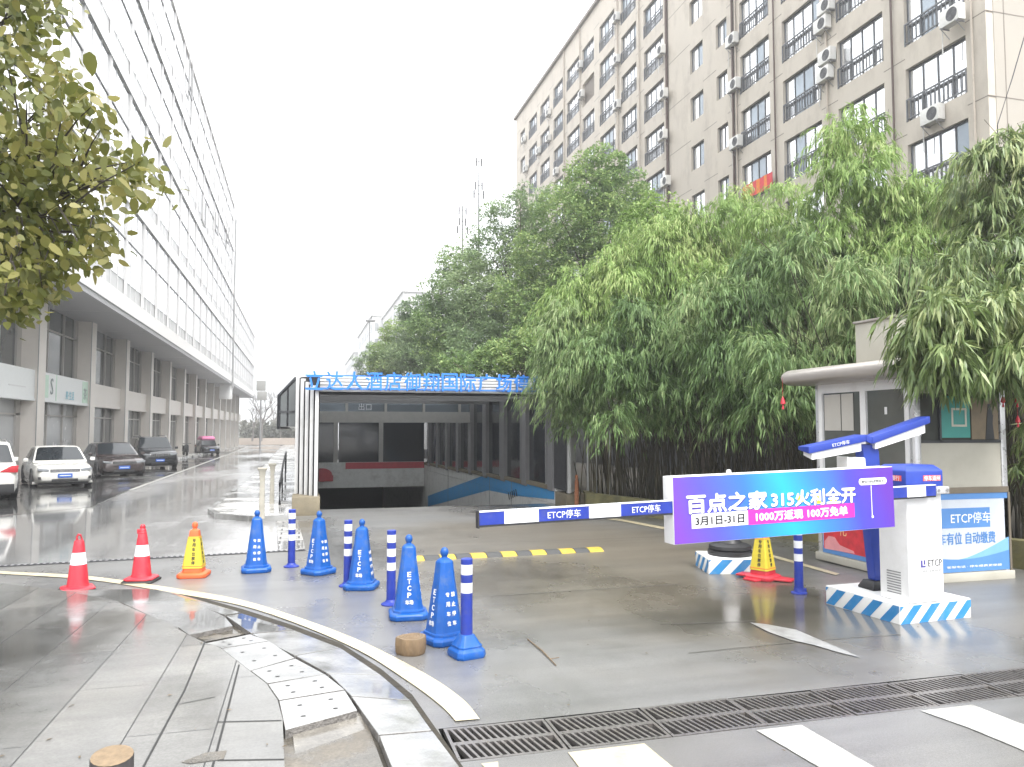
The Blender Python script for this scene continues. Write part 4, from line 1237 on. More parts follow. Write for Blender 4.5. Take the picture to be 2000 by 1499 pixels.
# lower posters
M['poster_pale'] = mat('poster_pale', (.56, .60, .66), .4, var=.04)
M['poster_blue'] = mat('poster_blue', (.10, .25, .55), .4, var=.08, scale=2)
M['poster_sky'] = mat('poster_sky', (.20, .42, .70), .4, var=.1, scale=2)
px0, px1, pz0, pz1 = BX0 + .03, BX1 - .02, g0 + .12, .93
b = MB(); b.box(px0, px1, BY0 + .0, BY0 + .012, pz0, pz1); ps = BO('blue_poster', b, M['poster_pale'], smooth=0)
b = MB(); b.box(px0 - .01, px1 + .015, BY0 - .012, BY0 + .012, pz1, pz1 + .07); b.box(px1, px1 + .03, BY0 - .012, BY0 + .012, pz0 - .1, pz1); BO('poster_trim', b, M['booth_trim'], smooth=0)
def PS(name, mb, m):
    o = mb.build(name, m, ps, smooth=0); o.location = -Vector(bo.location); return o
n = 12
arc = [(px0 + (px1 - px0) * i / n, pz0 + .20 - .07 * math.sin(math.pi * i / n) + .03 * i / n) for i in range(n + 1)]
b = MB(); b.prism([(px0, pz0)] + arc + [(px1, pz0)], BY0 - .003, BY0 - .0005, 'y'); PS('blue_wave', b, M['poster_blue'])
arc2 = [(px0 + (px1 - px0) * (i / n), arc[i][1] + max(0, (i / n - .45)) * .28) for i in range(n + 1)]
b = MB(); b.prism(arc + arc2[::-1], BY0 - .002, BY0 - .0005, 'y'); PS('sky_wave', b, M['poster_sky'])
b = MB(); b.box(px0, px1, BY0 - .003, BY0 - .0005, pz1 - .07, pz1); PS('top_bar', b, M['poster_blue'])
b = MB(); b.box(px0 + .3, px0 + 1.0, BY0 - .003, BY0 - .0005, pz1 - .40, pz1 - .17); PS('title_bar', b, M['poster_blue'])
o = text('ETCP停车', .16, M['print_white'], ps, None, FACE_S, .001, width=.58, height=.13)
o.location = Vector((px0 + .72, BY0 - .0045, pz1 - .285)) - bo.location
o = text('车有位 自动缴费', .14, M['poster_blue'], ps, None, FACE_S, .001, .002, width=.82, height=.135)
o.location = Vector((px0 + .66, BY0 - .003, pz1 - .52)) - bo.location
o = text('客服电话 · 停车缴费更便捷', .04, M['print_white'], ps, None, FACE_S, .001, width=.8, height=.026)
o.location = Vector((px0 + .75, BY0 - .0045, pz0 + .06)) - bo.location
b = MB(); b.box(BX0 - .002, BX0 + .012, BY0 + .1, BY1 - .1, g0 + .12, .95); ps2 = BO('side_poster', b, M['poster_sky'], smooth=0)
b = MB(); b.prism([(BY0 + .1, g0 + .12), (BY1 - .1, g0 + .12), (BY1 - .1, g0 + .21), (BY0 + .9, g0 + .18), (BY0 + .1, g0 + .15)], BX0 - .004, BX0 - .002, 'x'); o = b.build('blue_wave', M['poster_blue'], ps2, smooth=0); o.location = -Vector(bo.location)
b = MB(); b.box(BX0 - .005, BX0 - .002, BY1 - 1.0, BY1 - .12, .08, .47); o = b.build('red_picture', mat('red_print', (.55, .035, .05), .4, var=.25, scale=6), ps2, smooth=0); o.location = -Vector(bo.location)
b = MB(); b.prism([(BY1 - .14, .07), (BY1 - .14, .17), (BY1 - .22, .25), (BY1 - .34, .25), (BY1 - .44, .16), (BY1 - .7, .12), (BY1 - .72, .09)], BX0 - .007, BX0 - .005, 'x'); o = b.build('pink_shape', mat('pink_print', (.72, .30, .32), .4), ps2, smooth=0); o.location = -Vector(bo.location)
o = text('礼', .16, mat('gold_print', (.75, .55, .25), .4), ps2, None, FACE_W, .001); o.location = Vector((BX0 - .006, BY1 - .5, .36)) - bo.location
# roof with rounded edge, box on top
prof = []
for i in range(9):
    a = R(-90 + 180 * i / 8); prof.append((-.11 * math.cos(a), .11 * math.sin(a)))
rx0, rx1, ry0, ry1 = 6.52, 8.3, 7.2, 9.42
b = MB()
ring = []
for (ux, uz) in prof:
    ring.append([(rx0 + .11 + ux, ry0 + .11 + ux, 2.39 + uz), (rx1 - .11 - ux, ry0 + .11 + ux, 2.39 + uz), (rx1 - .11 - ux, ry1 - .11 - ux, 2.39 + uz), (rx0 + .11 + ux, ry1 - .11 - ux, 2.39 + uz)])
b.rings(ring); BO('roof', b, M['booth_roof'], smooth=50)
ub = at_y(1748, 655, 8.0)
un = T('roof_unit', 'beige cooler box standing on the booth roof half hidden by bamboo leaves', 'cooler', (7.55, 8.3, 2.5), R(2))
b = MB(); b.box(-.40, .36, -.36, .36, 0, .58); b.build('casing', M['booth_beige'], un, bevel=.02)
b = MB(); b.box(-.43, .43, -.37, .37, .58, .61); b.build('lid', M['booth_roof'], un, bevel=.008)
b = MB()
for k in range(10): b.box(-.3, .3, -.366, -.36, .1 + .04 * k, .115 + .04 * k)
b.build('louvre', M['booth_trim'], un, smooth=0)
# red charms hanging in the bamboo
for i, (px, py, d, lab) in enumerate(((1529, 786, 9.6, 'red charm with tassel hanging from bamboo left of the booth'), (1959, 783, 8.6, 'small red ribbon hanging right of the booth, leftmost of three'), (1987, 783, 8.5, 'small red ribbon hanging right of the booth, rightmost upper'), (1988, 822, 8.5, 'small red ribbon hanging lowest at the right frame edge'))):
    p = at_d(px, py, d); s = .62 if i == 0 else .5
    b = MB(); b.lathe([(.004, .12), (.012, .10), (.03, .06), (.045, 0), (.05, -.03), (.02, -.05), (.012, -.06), (.025, -.14), (.004, -.15)], 8)
    b.tube([(0, 0, .12), (0, 0, .5)], .003, 4)
    o = b.build('red_charm', M['red'], None, loc=tuple(p)); o.scale = (s, s, s)
    tag(o, lab, 'charm', 'red charms in the bamboo')
# second small island with black footed white marker
p0 = G(1382, 1119)
si = T('striped_block', 'low white block with blue diagonal stripes behind the barrier billboard', 'plinth', (p0[0] + .42, p0[1] + .10, gz(p0[1]) - .01), R(-14))
striped_block('b', .80, .62, .20, si, 3, 3)
sm = T('marker_cone', 'white marker cone on a thick black rubber foot standing on the striped block', 'cone', (si.location.x - .03, si.location.y + .02, gz(p0[1]) + .19))
b = MB(); b.lathe([(.27, 0), (.28, .03), (.275, .06), (.24, .07), (.265, .08), (.26, .12), (.22, .14), (.15, .155), (.115, .2), (.11, .24)], 28); b.build('rubber_foot', M['black'], sm)
b = MB(); b.lathe([(.112, .24), (.10, .34), (.05, 1.0), (.035, 1.03), (.03, 1.07), (.001, 1.08)], 24); b.build('cone_body', M['white'], sm)

# ================================================================== CONES AND POSTS
def oct_ring(a, z, c=.62):
    k = a * c
    return [(-k, -a, z), (k, -a, z), (a, -k, z), (a, k, z), (k, a, z), (-k, a, z), (-a, k, z), (-a, -k, z)]


def sq_ring(a, z, c=.86): return oct_ring(a, z, c)


def blue_cone(label, px, py, turn, group, old=0):
    g = G(px, py); rz = -math.atan2(g[0], g[1]) + R(turn)
    t = T('blue_cone', label, 'traffic cone', (g[0], g[1] + .02, gz(g[1])), rz, group)
    b = MB(); b.rings([oct_ring(a, z, .7) for a, z in ((.168, 0), (.178, .012), (.182, .045), (.172, .062), (.150, .070))]); b.build('base', M['blue'], t, bevel=.004)
    b = MB(); b.rings([oct_ring(a, z) for a, z in ((.148, .068), (.146, .09), (.131, .092), (.128, .11), (.082, .475), (.081, .48), (.079, .485), (.062, .655), (.050, .672), (.03, .688))]); b.build('body', M['blue'], t, bevel=.003)
    b = MB(); b.lathe([(.028, .685), (.024, .70), (.03, .71), (.035, .728), (.035, .744), (.025, .764), (.010, .774), (.001, .776)], 16); b.build('knob', M['blue'], t)
    sl = math.atan((.128 - .082) / (.475 - .11))
    def on(face, u, z, s, size, w=None, h=None):
        a = .128 - (z - .11) * math.tan(sl) + .0015
        M3 = Matrix.Rotation(0 if face == 0 else R(90), 4, 'Z')
        Rm = M3 @ Matrix.Rotation(R(90) - sl, 4, 'X')
        loc = M3 @ Vector((u, -a, z))
        text(s, size, M['reflect'], t, loc, Rm.to_euler(), .0008, .0012, width=w, height=h)
    for f in (0, 2):
        pass
    for i, ch in enumerate('ETCP'): on(0, 0, .415 - i * .062, ch, .055, .034, .044)
    on(0, 0, .165, '车场', .05, .072, .04)
    for i, s in enumerate(('专禁', '用止', '车停', '位车')):
        z = .40 - i * .076
        on(1, -.026, z, s[0], .045, .034, .036); on(1, .026, z, s[1], .045, .034, .036)
    return t


GB = 'blue traffic cones across the driveway'
blue_cone('farthest blue cone, left of the farthest bollard, showing two columns of white characters', 500, 1117, -88, GB)
blue_cone('second blue cone from the back, beside the farthest bollard, turned to show two lettered faces', 622, 1121, -48, GB)
blue_cone('middle blue cone touching the second striped bollard, ETCP lettering towards the viewer', 706, 1150, -14, GB)
blue_cone('blue cone with ETCP lettering in front of the third striped bollard', 798, 1207, 4, GB)
blue_cone('nearest and largest blue cone behind the wood block, beside the nearest bollard', 868, 1254, -58, GB)


def red_cone(label, px, py, broken):
    g = G(px, py)
    t = T('red_cone', label, 'traffic cone', (g[0], g[1] + .03, gz(g[1])), R(20 if broken else -10), 'red and white road cones')
    b = MB(); b.rings([sq_ring(a, z) for a, z in ((.175, 0), (.18, .015), (.165, .03))]); b.build('rubber_foot', M['black'], t, bevel=.004)
    b = MB(); b.rings([sq_ring(a, z, .7) for a, z in ((.162, .031), (.166, .045), (.15, .058), (.118, .066))]); b.build('base', M['red'], t, bevel=.004)
    prof = [(.116, .064), (.108, .09), (.085, .30), (.084, .302), (.067, .43), (.0665, .432), (.05, .55), (.045, .562), (.026, .566), (.02, .56)]
    b = MB(); b.lathe(prof, 28, mats=[0, 0, 0, 1, 1, 0, 0, 0, 0]); b.build('body', [M['red'], M['reflect']], t)
    b = MB()
    if broken: b.tube([(-.02, 0, .555), (-.024, 0, .60), (-.01, 0, .628), (.012, 0, .62), (.024, 0, .585), (.03, 0, .56)], [.012, .012, .013, .012, .01, .008], 8)
    else: b.lathe([(.044, .55), (.046, .575), (.038, .59), (.042, .60), (.028, .625), (.03, .65), (.018, .67), (.001, .672)], 14); b.box(-.06, -.035, -.012, .012, .56, .615)
    b.build('handle', M['red'], t, bevel=.002)
    return t


red_cone('red cone with white band and bent wire-like top loop, leftmost on the plaza edge', 150, 1157, True)
red_cone('red cone with white band and knob top, standing on the cream curved line', 275, 1137, False)


def yellow_cone(label, px, py, rz, h=.66, flap=False):
    g = G(px, py)
    t = T('yellow_cone', label, 'traffic cone', (g[0], g[1] + .03, gz(g[1])), rz, 'yellow wrapped cones')
    m = M['red'] if flap else M['orange']
    b = MB(); b.rings([sq_ring(a, z, .74) for a, z in ((.165, 0), (.172, .012), (.17, .045), (.15, .06), (.12, .064))]); b.build('base', m, t, bevel=.005)
    b = MB(); b.rings([sq_ring(a, z, .8) for a, z in ((.118, .06), (.11, .11), (.056, .52), (.05, .56), (.028, .575))]); b.build('body', m, t, bevel=.003)
    b = MB(); b.lathe([(.03, .57), (.022, .585), (.03, .60), (.036, .62), (.03, .645), (.015, .66), (.001, .662)], 14); b.build('knob', M['orange'], t)
    b = MB(); b.rings([sq_ring(a, z, .82) for a, z in ((.1175, .115), (.065, .49))], cap=False); b.build('wrap', M['yellow'], t)
    b = MB(); b.rings([sq_ring(a, z, .82) for a, z in ((.116, .135), (.115, .143))], cap=False); b.rings([sq_ring(a, z, .82) for a, z in ((.0685, .472), (.068, .478))], cap=False); b.build('wrap_line', M['orange'], t)
    sl = math.atan((.1175 - .065) / (.49 - .115))
    for f in range(2):
        M3 = Matrix.Rotation(R(90) * f, 4, 'Z'); Rm = (M3 @ Matrix.Rotation(R(90) - sl, 4, 'X')).to_euler()
        for i, ch in enumerate('专用车位禁停'):
            z = .445 - .053 * i; a = .1175 - (z - .115) * math.tan(sl) + .002
            text(ch, .05, M['ink'], t, M3 @ Vector((.012 if f == 0 else 0, -a, z)), Rm, .0006, .001, width=.04, height=.042)
    if flap:
        b = MB()
        for s, (dx, dy, lf) in enumerate(((-.30, -.03, .03), (.34, .08, .02), (-.05, -.24, .012))):
            d = Vector((dx, dy, 0)).normalized(); nn = Vector((-d.y, d.x, 0)) * .13
            a = Vector((0, 0, .02)); e = Vector((dx, dy, .01))
            vs = [a - nn, e - nn * .7, e + nn * .7, a + nn]
            vs = [v + Vector((0, 0, lf)) for v in vs]
            b.add([tuple(v) for v in vs] + [tuple(v - Vector((0, 0, .022))) for v in vs], [(0, 1, 2, 3), (7, 6, 5, 4), (0, 4, 5, 1), (1, 5, 6, 2), (2, 6, 7, 3), (3, 7, 4, 0)])
        b.build('torn_skirt', M['red'], t, bevel=.008)
    return t


yellow_cone('orange topped cone wrapped in yellow with black characters, beside the red cones', 378, 1127, R(-14) - math.atan2(G(378, 1127)[0], G(378, 1127)[1]))
bt = MB(); bt.tube([(0, 0, 0), (.09, -.01, .012)], .006, 5)
yc = yellow_cone('yellow wrapped cone with torn red skirt under the barrier billboard', 1493, 1132, R(-62) , flap=True)


def bollard(label, px, py, bands, base):
    g = G(px, py)
    t = T('striped_bollard', label, 'bollard', (g[0], g[1] + .02, gz(g[1])), R(15), 'blue and white plastic bollards')
    r = .046; H = .75
    cuts = [(0.02, 0)]
    z = H
    stops = [(H, 0)]
    order = []
    zz = H - .045; order.append((zz, 1))
    for k in range(bands):
        zz -= .078; order.append((zz, 0))
        if k < bands - 1: zz -= .062; order.append((zz, 1))
    prof = [(.001, H), (r * .8, H), (r, H - .006)]; mats = [0, 0]
    cur = 0
    for zc, m in order:
        prof += [(r, zc)]; mats.append(cur); cur = m
    prof += [(r * 1.03, .02)]; mats.append(0)
    b = MB(); b.lathe(prof, 24, mats=mats); b.build('tube', [M['post_blue'], M['reflect']], t)
    b = MB()
    if base == 'flange': b.lathe([(.001, 0), (.10, 0), (.10, .012), (.062, .03), (.05, .05), (.046, .055)], 24)
    elif base == 'clamp': b.lathe([(.001, 0), (.085, 0), (.085, .012), (.055, .02), (.053, .055), (.047, .056)], 20); b.box(.05, .085, -.03, .03, .0, .05)
    else: b.rings([sq_ring(a, z, .72) for a, z in ((.118, 0), (.124, .02), (.118, .055), (.098, .075), (.10, .09), (.085, .105), (.052, .165), (.048, .17))])
    b.build('base', M['post_blue'] if base != 'block' else M['blue'], t, bevel=.004)
    return t


bollard('blue bollard with three white bands farthest back, between the two farthest cones', 569, 1108, 3, 'flange')
bollard('blue bollard with three white bands right behind the middle blue cone', 679, 1146, 3, 'flange')
bollard('blue bollard with three white bands and flat flange behind the cone lettered ETCP', 764, 1182, 3, 'flange')
bollard('nearest blue bollard with two white bands on a chunky stepped base', 912, 1283, 2, 'block')
bollard('blue bollard with clamp foot standing right of the yellow cone under the billboard', 1563, 1160, 3, 'clamp')

# ================================================================== PAVING STONES
IE = [(200, 1166), (280, 1190), (345, 1226), (400, 1255), (430, 1266), (487, 1310), (520, 1335), (542, 1367), (553, 1412), (556, 1499), (556, 1640)]
def lerp_poly(P, t):
    return P
CUTS = [  # inner-band joints: point on the inner edge, point on the band's outer edge
    ((120, 1152), (300, 1150)), ((230, 1176), (382, 1174)), ((345, 1226), (440, 1203)), ((367, 1241), (458, 1222)), ((401, 1256), (490, 1238)), ((430, 1267), (527, 1252)), ((487, 1311), (578, 1285)), ((520, 1336), (637, 1316)), ((542, 1368), (676, 1347)), ((555, 1428), (702, 1388))]
OUTC = [  # outer-band joints: point on the band line, point on the outer kerb edge
    ((300, 1150), (340, 1152)), ((440, 1203), (472, 1191)), ((490, 1238), (575, 1224)), ((575, 1281), (665, 1258)), ((640, 1316), (745, 1309)), ((684, 1360), (804, 1359)), ((738, 1436), (846, 1416)), ((775, 1530), (920, 1512)), ((800, 1660), (975, 1640))]
rs = random.Random(9)


M['plaza_slab'] = wet("plaza_slab", (.20, .20, .197), (.11, .11, .106), .36, .60, .9, .22, .05, grain=60, gbump=.1, gvar=.1, spec=.65)
M['muddy_slab'] = wet("muddy_slab", (.22, .205, .18), (.115, .106, .093), .4, .62, 2.2, .28, .06, grain=60, gbump=.2, gvar=.2, spec=.65)


def stone(name, label, cat, quad, top, group, holes=0, th=.06, tilt=(0, 0), shrink=.014, drop_outer=0.0, mat_='slab'):
    P = [Vector(G(x, y, top)[:2]) for x, y in quad]
    c = sum(P, Vector((0, 0))) / 4
    P = [p + (c - p).normalized() * shrink for p in P]
    t = T(name, label, cat, (c.x, c.y, gz(c.y)), 0, group)
    q = []
    for i, p in enumerate(P):
        d = p - c
        z = top + tilt[0] * d.x + tilt[1] * d.y - SLOPE * d.y - (drop_outer if i in (1, 2) else 0)
        q.append((d.x, d.y, z))
    b = MB()
    b.add([(x, y, z) for x, y, z in q] + [(x, y, z - th) for x, y, z in q], [(0, 1, 2, 3)], 0)
    b.add([(x, y, z) for x, y, z in q] + [(x, y, z - th) for x, y, z in q], [(7, 6, 5, 4), (0, 4, 5, 1), (1, 5, 6, 2), (2, 6, 7, 3), (3, 7, 4, 0)], 1)
    o = b.build('stone', [M[mat_], M['slab_side']], t, smooth=0)
    # the mesh was made of separate shells: weld it
    bm = bmesh.new(); bm.from_mesh(o.data); bmesh.ops.remove_doubles(bm, verts=bm.verts, dist=1e-5); bmesh.ops.recalc_face_normals(bm, faces=bm.faces)
    bmesh.ops.bevel(bm, geom=[e for e in bm.edges if e.calc_face_angle(0) > .5], offset=.003, segments=1, affect='EDGES'); bm.to_mesh(o.data); bm.free()
    if holes:
        hb = MB()
        for u, v in ((.27, .3), (.73, .3), (.27, .72), (.73, .72))[:holes]:
            a = Vector(q[0]).lerp(Vector(q[1]), u); e = Vector(q[3]).lerp(Vector(q[2]), u); p = a.lerp(e, v)
            n = 10; ring = [(p.x + .016 * math.cos(6.283 * i / n), p.y + .012 * math.sin(6.283 * i / n), p.z + .0012) for i in range(n)]
            hb.add(ring, [tuple(range(n))])
        hb.build('drain_hole', M['joint'], t, smooth=0)
    return t


IN_LAB = ['dark wet paving stone at the far left start of the kerb band', 'wet paving stone between the far left stone and the two red cones', None, None, 'paving stone just below the square hole of the missing stone', 'paving stone with drilled holes, second below the square hole', 'paving stone with drilled holes, third below the square hole', 'white wet paving stone with four holes above the broken stone', 'broken ended white stone with four holes at the edge of the big hole']
IN_LAB[2] = 'wet paving stone above the square hole of the missing stone'
for i in range(len(CUTS) - 1):
    if i == 3: continue
    a, e = CUTS[i], CUTS[i + 1]
    stone('paving_stone', IN_LAB[i], 'paving stone', [a[0], a[1], e[1], e[0]], .052 if i < 7 else .056, mat_=('plaza_slab' if i < 3 else 'slab'), group= 'drilled stones of the curved kerb band', holes=4 if i >= 4 else 0,
          th=.055, tilt=(rs.uniform(-.01, .01), rs.uniform(-.012, .012)))
OUT_LAB = ['long wet kerb stone at the far left of the outer band', 'wet kerb stone beside the small square hole', 'kerb stone right of the drilled stones, nearest the square hole', 'wet kerb stone in the middle of the outer band', 'grey kerb stone above the two white ones of the outer band', 'white kerb stone left of the end of the cream line', 'white kerb stone touching the left end of the drain grate', 'white kerb stone cut off by the bottom edge of the picture']
for i in range(len(OUTC) - 1):
    a, e = OUTC[i], OUTC[i + 1]
    stone('kerb_stone', OUT_LAB[i], 'kerb stone', [a[0], a[1], e[1], e[0]], .05, mat_=('plaza_slab' if i < 2 else 'slab'), group= 'outer stones of the curved kerb band', drop_outer=.03, th=.055, tilt=(0, rs.uniform(-.008, .008)))
stone('sunken_slab', 'wet sunken stone slab lying tilted in the big hole at the bottom', 'paving stone', [(568, 1440), (704, 1396), (772, 1540), (585, 1580)], -.004, None, th=.05, tilt=(-.03, .045), mat_='muddy_slab')
sheet('puddle', gpx([(369, 1240), (457, 1223), (489, 1237), (402, 1254)], .012), .012, M['mud'])
sheet('puddle', gpx([(550, 1408), (706, 1385), (800, 1640), (552, 1640)]), .006, M['mud'])

# ================================================================== DRAIN GRATES
M['iron'] = mat('cast_iron', (.16, .15, .145), .32, .4, var=.2, scale=20, dirt=(.15, .12, .09), dscale=5, damt=.4)


def grate_mesh(w, d):
    b = MB(); h = .03
    xs_n = 14
    b.box(-w / 2, w / 2, -d / 2, -d / 2 + .025, -h, 0); b.box(-w / 2, w / 2, d / 2 - .025, d / 2, -h, 0)
    b.box(-w / 2, w / 2, -.02, .02, -h, 0)
    for y0, y1 in ((-d / 2 + .025, -.02), (.02, d / 2 - .025)):
        b.box(-w / 2, -w / 2 + .018, y0, y1, -h, 0); b.box(w / 2 - .018, w / 2, y0, y1, -h, 0)
        p = (w - .036) / xs_n
        for i in range(1, xs_n):
            x = -w / 2 + .018 + p * i; t = p * .19; s = .018
            b.add([(x - t + s, y0, -h), (x + t + s, y0, -h), (x + t - s, y1, -h), (x - t - s, y1, -h), (x - t + s, y0, 0), (x + t + s, y0, 0), (x + t - s, y1, 0), (x - t - s, y1, 0)],
                  [(0, 3, 2, 1), (4, 5, 6, 7), (0, 1, 5, 4), (1, 2, 6, 5), (2, 3, 7, 6), (3, 0, 4, 7)])
    return b.mesh('drain_grate', smooth=0)


gw = .62
gme = grate_mesh(gw - .01, .455)
words = ['first', 'second', 'third', 'fourth', 'fifth', 'sixth', 'seventh', 'eighth', 'ninth', 'tenth', 'eleventh', 'twelfth', 'thirteenth']
for i in range(13):
    x = .82 + gw * (i + .5)
    o = link('drain_grate', gme, M['iron'], None, (x, 4.29 + rs.uniform(-.004, .004), gz(4.29) + .003 + rs.uniform(-.004, .004)), (rs.uniform(-.012, .012), rs.uniform(-.01, .01), rs.uniform(-.008, .008)))
    tag(o, words[i] + ' slotted iron drain grate panel, counting right from the white kerb stones', 'drain grate', 'iron drain grates across the driveway')
# narrow slot drain across the lane
a, e = Vector((-9.0, 11.25)), Vector((.1, 12.12))
b = MB(); b2 = MB()
d = (e - a).normalized(); nn = Vector((-d.y, d.x))
def sp(s, t, z): p = a + d * s + nn * t; return (p.x, p.y, gz(p.y) + z)
LL = (e - a).length
b.add([sp(0, -.07, .007), sp(LL, -.07, .007), sp(LL, .07, .007), sp(0, .07, .007)], [(0, 1, 2, 3)])
sd = T('slot_drain', 'thin toothed slot drain running across the lane behind the red cones', 'drain', (a.x, a.y, gz(a.y)))
b.build('channel', M['ink'], sd, world=True, smooth=0)
n = int(LL / .075)
for i in range(n):
    s = i * .075
    b2.add([sp(s, -.055, .010), sp(s + .036, -.055, .010), sp(s + .036, .055, .010), sp(s, .055, .010)], [(0, 1, 2, 3)])
b2.build('bar', M['grey'], sd, world=True, smooth=0)
M['hump_black'] = mat('hump_black', (.05, .05, .05), .55, var=.2)
# speed hump
a, e = G(795, 1094), G(1172, 1075)
a, e = Vector(a[:2]), Vector(e[:2]); d = (e - a); LL = d.length
hump = T('speed_hump', 'yellow and black rubber speed hump across the driveway behind the cones', 'speed hump', (a.x, a.y, gz(a.y)), math.atan2(d.y, d.x))
n = 13
for i in range(n):
    x0, x1 = LL * i / n + .004, LL * (i + 1) / n - .004
    b = MB()
    prof = [(-.16, .002), (-.13, .018), (-.06, .042), (0, .046), (.06, .042), (.13, .018), (.16, .002)]
    b.prism(prof, x0, x1, 'x')
    b.build('segment', M['hump_yellow'] if i % 2 == 0 else M['hump_black'], hump, smooth=40)
# wood block, stump, twig
M['wood'] = mat('old_wood', (.17, .115, .065), .8, var=.3, scale=10, bump=.5, bscale=60, stretch=(1, 1, .3), dirt=(.12, .08, .05), dscale=6, damt=.6)
M['wood_end'] = mat('sawn_wood', (.20, .145, .09), .75, var=.25, scale=22, bump=.3, bscale=50)
g = G(806, 1280)
lg = T('wood_block', 'short round sawn log lying on its cut face beside the nearest cone', 'log', (g[0], g[1] + .06, gz(g[1])), R(15))
rl = random.Random(3)
b = MB(); n = 26
def irr(s, z): return [((.118 + .008 * math.sin(3 * a_) + .006 * math.sin(7 * a_ + 1)) * s * math.cos(a_), (.108 + .008 * math.sin(3 * a_)) * s * math.sin(a_), z) for a_ in [2 * math.pi * i / n for i in range(n)]]
b.rings([irr(.94, 0), irr(1.0, .015), irr(1.02, .07), irr(1.0, .118), irr(.95, .128)]); b.build('bark', M['wood'], lg, smooth=50)
b = MB()
b.add([(x, y, .1285) for x, y, _ in irr(.93, 0)], [tuple(range(n))], 0)
for s in (.75, .55, .36, .18): b.tube([(x, y, .129) for x, y, _ in irr(s, 0)] + [(irr(s, 0)[0][0], irr(s, 0)[0][1], .129)], .003, 4, 1)
b.build('cut_face', [M['wood_end'], M['wood']], lg, smooth=0)
g = G(214, 1650)
p = at_y(214, 1478, g[1])
st = T('wooden_post', 'dark round wooden post with pale slanted sawn top at the bottom left edge', 'post', (g[0], g[1], gz(g[1]) + .05), R(10))
hh = p[2] - gz(g[1]) - .05
b = MB(); b.lathe([(.087, 0), (.087, .1), (.084, hh - .03)], 20)
top = [( .084 * math.cos(2 * math.pi * i / 20), .084 * math.sin(2 * math.pi * i / 20)) for i in range(20)]
b.rings([[(x, y, hh - .03) for x, y in top], [(x, y, hh + .012 * math.sin(math.atan2(y, x)) - (.03 if x > .04 else 0) * 0) for x, y in top]])
b.build('shaft', mat('dark_timber', (.05, .045, .045), .75, var=.3, scale=12, stretch=(1, 1, .2), bump=.4), st, smooth=50)
b = MB(); b.add([(x * .98, y * .98, hh + .0035 + .012 * y / .084) for x, y in top], [tuple(range(20))]); b.build('cut_face', M['wood_end'], st, smooth=0)
a, e = G(1030, 1250), G(1086, 1302)
b = MB(); mid = (a + e) / 2
b.tube([(a[0], a[1], a[2] + .008), (mid[0] + .01, mid[1], mid[2] + .012), (e[0], e[1], e[2] + .008)], [.004, .006, .004], 5); k = G(1092, 1287); b.tube([tuple(mid * .4 + e * .6 + np.array([0, 0, .012])), (k[0], k[1], k[2] + .01)], .003, 4)
tag(b.build('twig', M['wood']), 'thin fallen twig lying on the wet concrete right of the cones', 'twig')
# scattered fallen leaves
LM = MB()
for i in range(60):
    px, py = rs.choice([(rs.uniform(0, 560), rs.uniform(1200, 1490)), (rs.uniform(950, 1900), rs.uniform(1120, 1480)), (rs.uniform(100, 600), rs.uniform(1020, 1180))])
    dz = .054 if px < 560 and py > 1230 else .009
    g = G(px, py, dz); s = rs.uniform(.008, .02); an = rs.uniform(0, 6.28)
    c, s_ = math.cos(an), math.sin(an)
    LM.add([(g[0] + s * c, g[1] + s * s_, g[2]), (g[0] - s * .4 * s_, g[1] + s * .4 * c, g[2] + .004), (g[0] - s * c, g[1] - s * s_, g[2]), (g[0] + s * .4 * s_, g[1] - s * .4 * c, g[2] + .003)], [(0, 1, 2, 3)])
tag(LM.build('fallen_leaves', mat('fallen_leaf', (.12, .085, .045), .7, var=.4, scale=30)), 'small fallen leaves and grit scattered on the wet ground', 'leaves', kind='stuff')
# pavement posts
for i, (px, py, h) in enumerate(((511, 1012, .98), (531, 984, .95))):
    g = G(px, py, .11)
    b = MB(); b.rings([sq_ring(a_, z, .8) for a_, z in ((.055, 0), (.05, .3), (.045, h - .25), (.06, h - .06), (.095, h), (.09, h + .02))])
    o = b.build('stone_post', mat('post_stone', (.36, .34, .29), .6, var=.15), None, loc=(g[0], g[1], gz(g[1]) + .10))
    tag(o, ['stone post with flared head, nearer of two on the white pavement', 'stone post with flared head, farther of two on the white pavement'][i], 'post', 'flared stone posts on the pavement')

# ================================================================== VEHICLES
M['tyre'] = mat('tyre', (.02, .02, .021), .7, var=.2)
M['rim'] = mat('rim', (.42, .42, .43), .3, .7)
M['lamp'] = mat('headlamp', (.33, .35, .37), .12, .3)
M['tail'] = mat('tail_lamp', (.45, .02, .03), .2)
M['chrome'] = mat('chrome', (.62, .62, .63), .15, .9)
M['plate'] = mat('blue_plate', (.03, .12, .48), .4)
M['trim'] = mat('black_trim', (.025, .025, .027), .5)
M['car_glass'] = mat('car_glass', (.02, .024, .028), .05, var=.1, spec=.5)
M['p_white'] = mat('car_white', (.74, .73, .69), .25, var=.02, coat=.8)
M['p_brown'] = mat('car_brown', (.058, .044, .042), .25, .3, var=.03, coat=1.0)
M['p_black'] = mat('car_black', (.018, .019, .022), .22, .2, var=.03, coat=1.0)


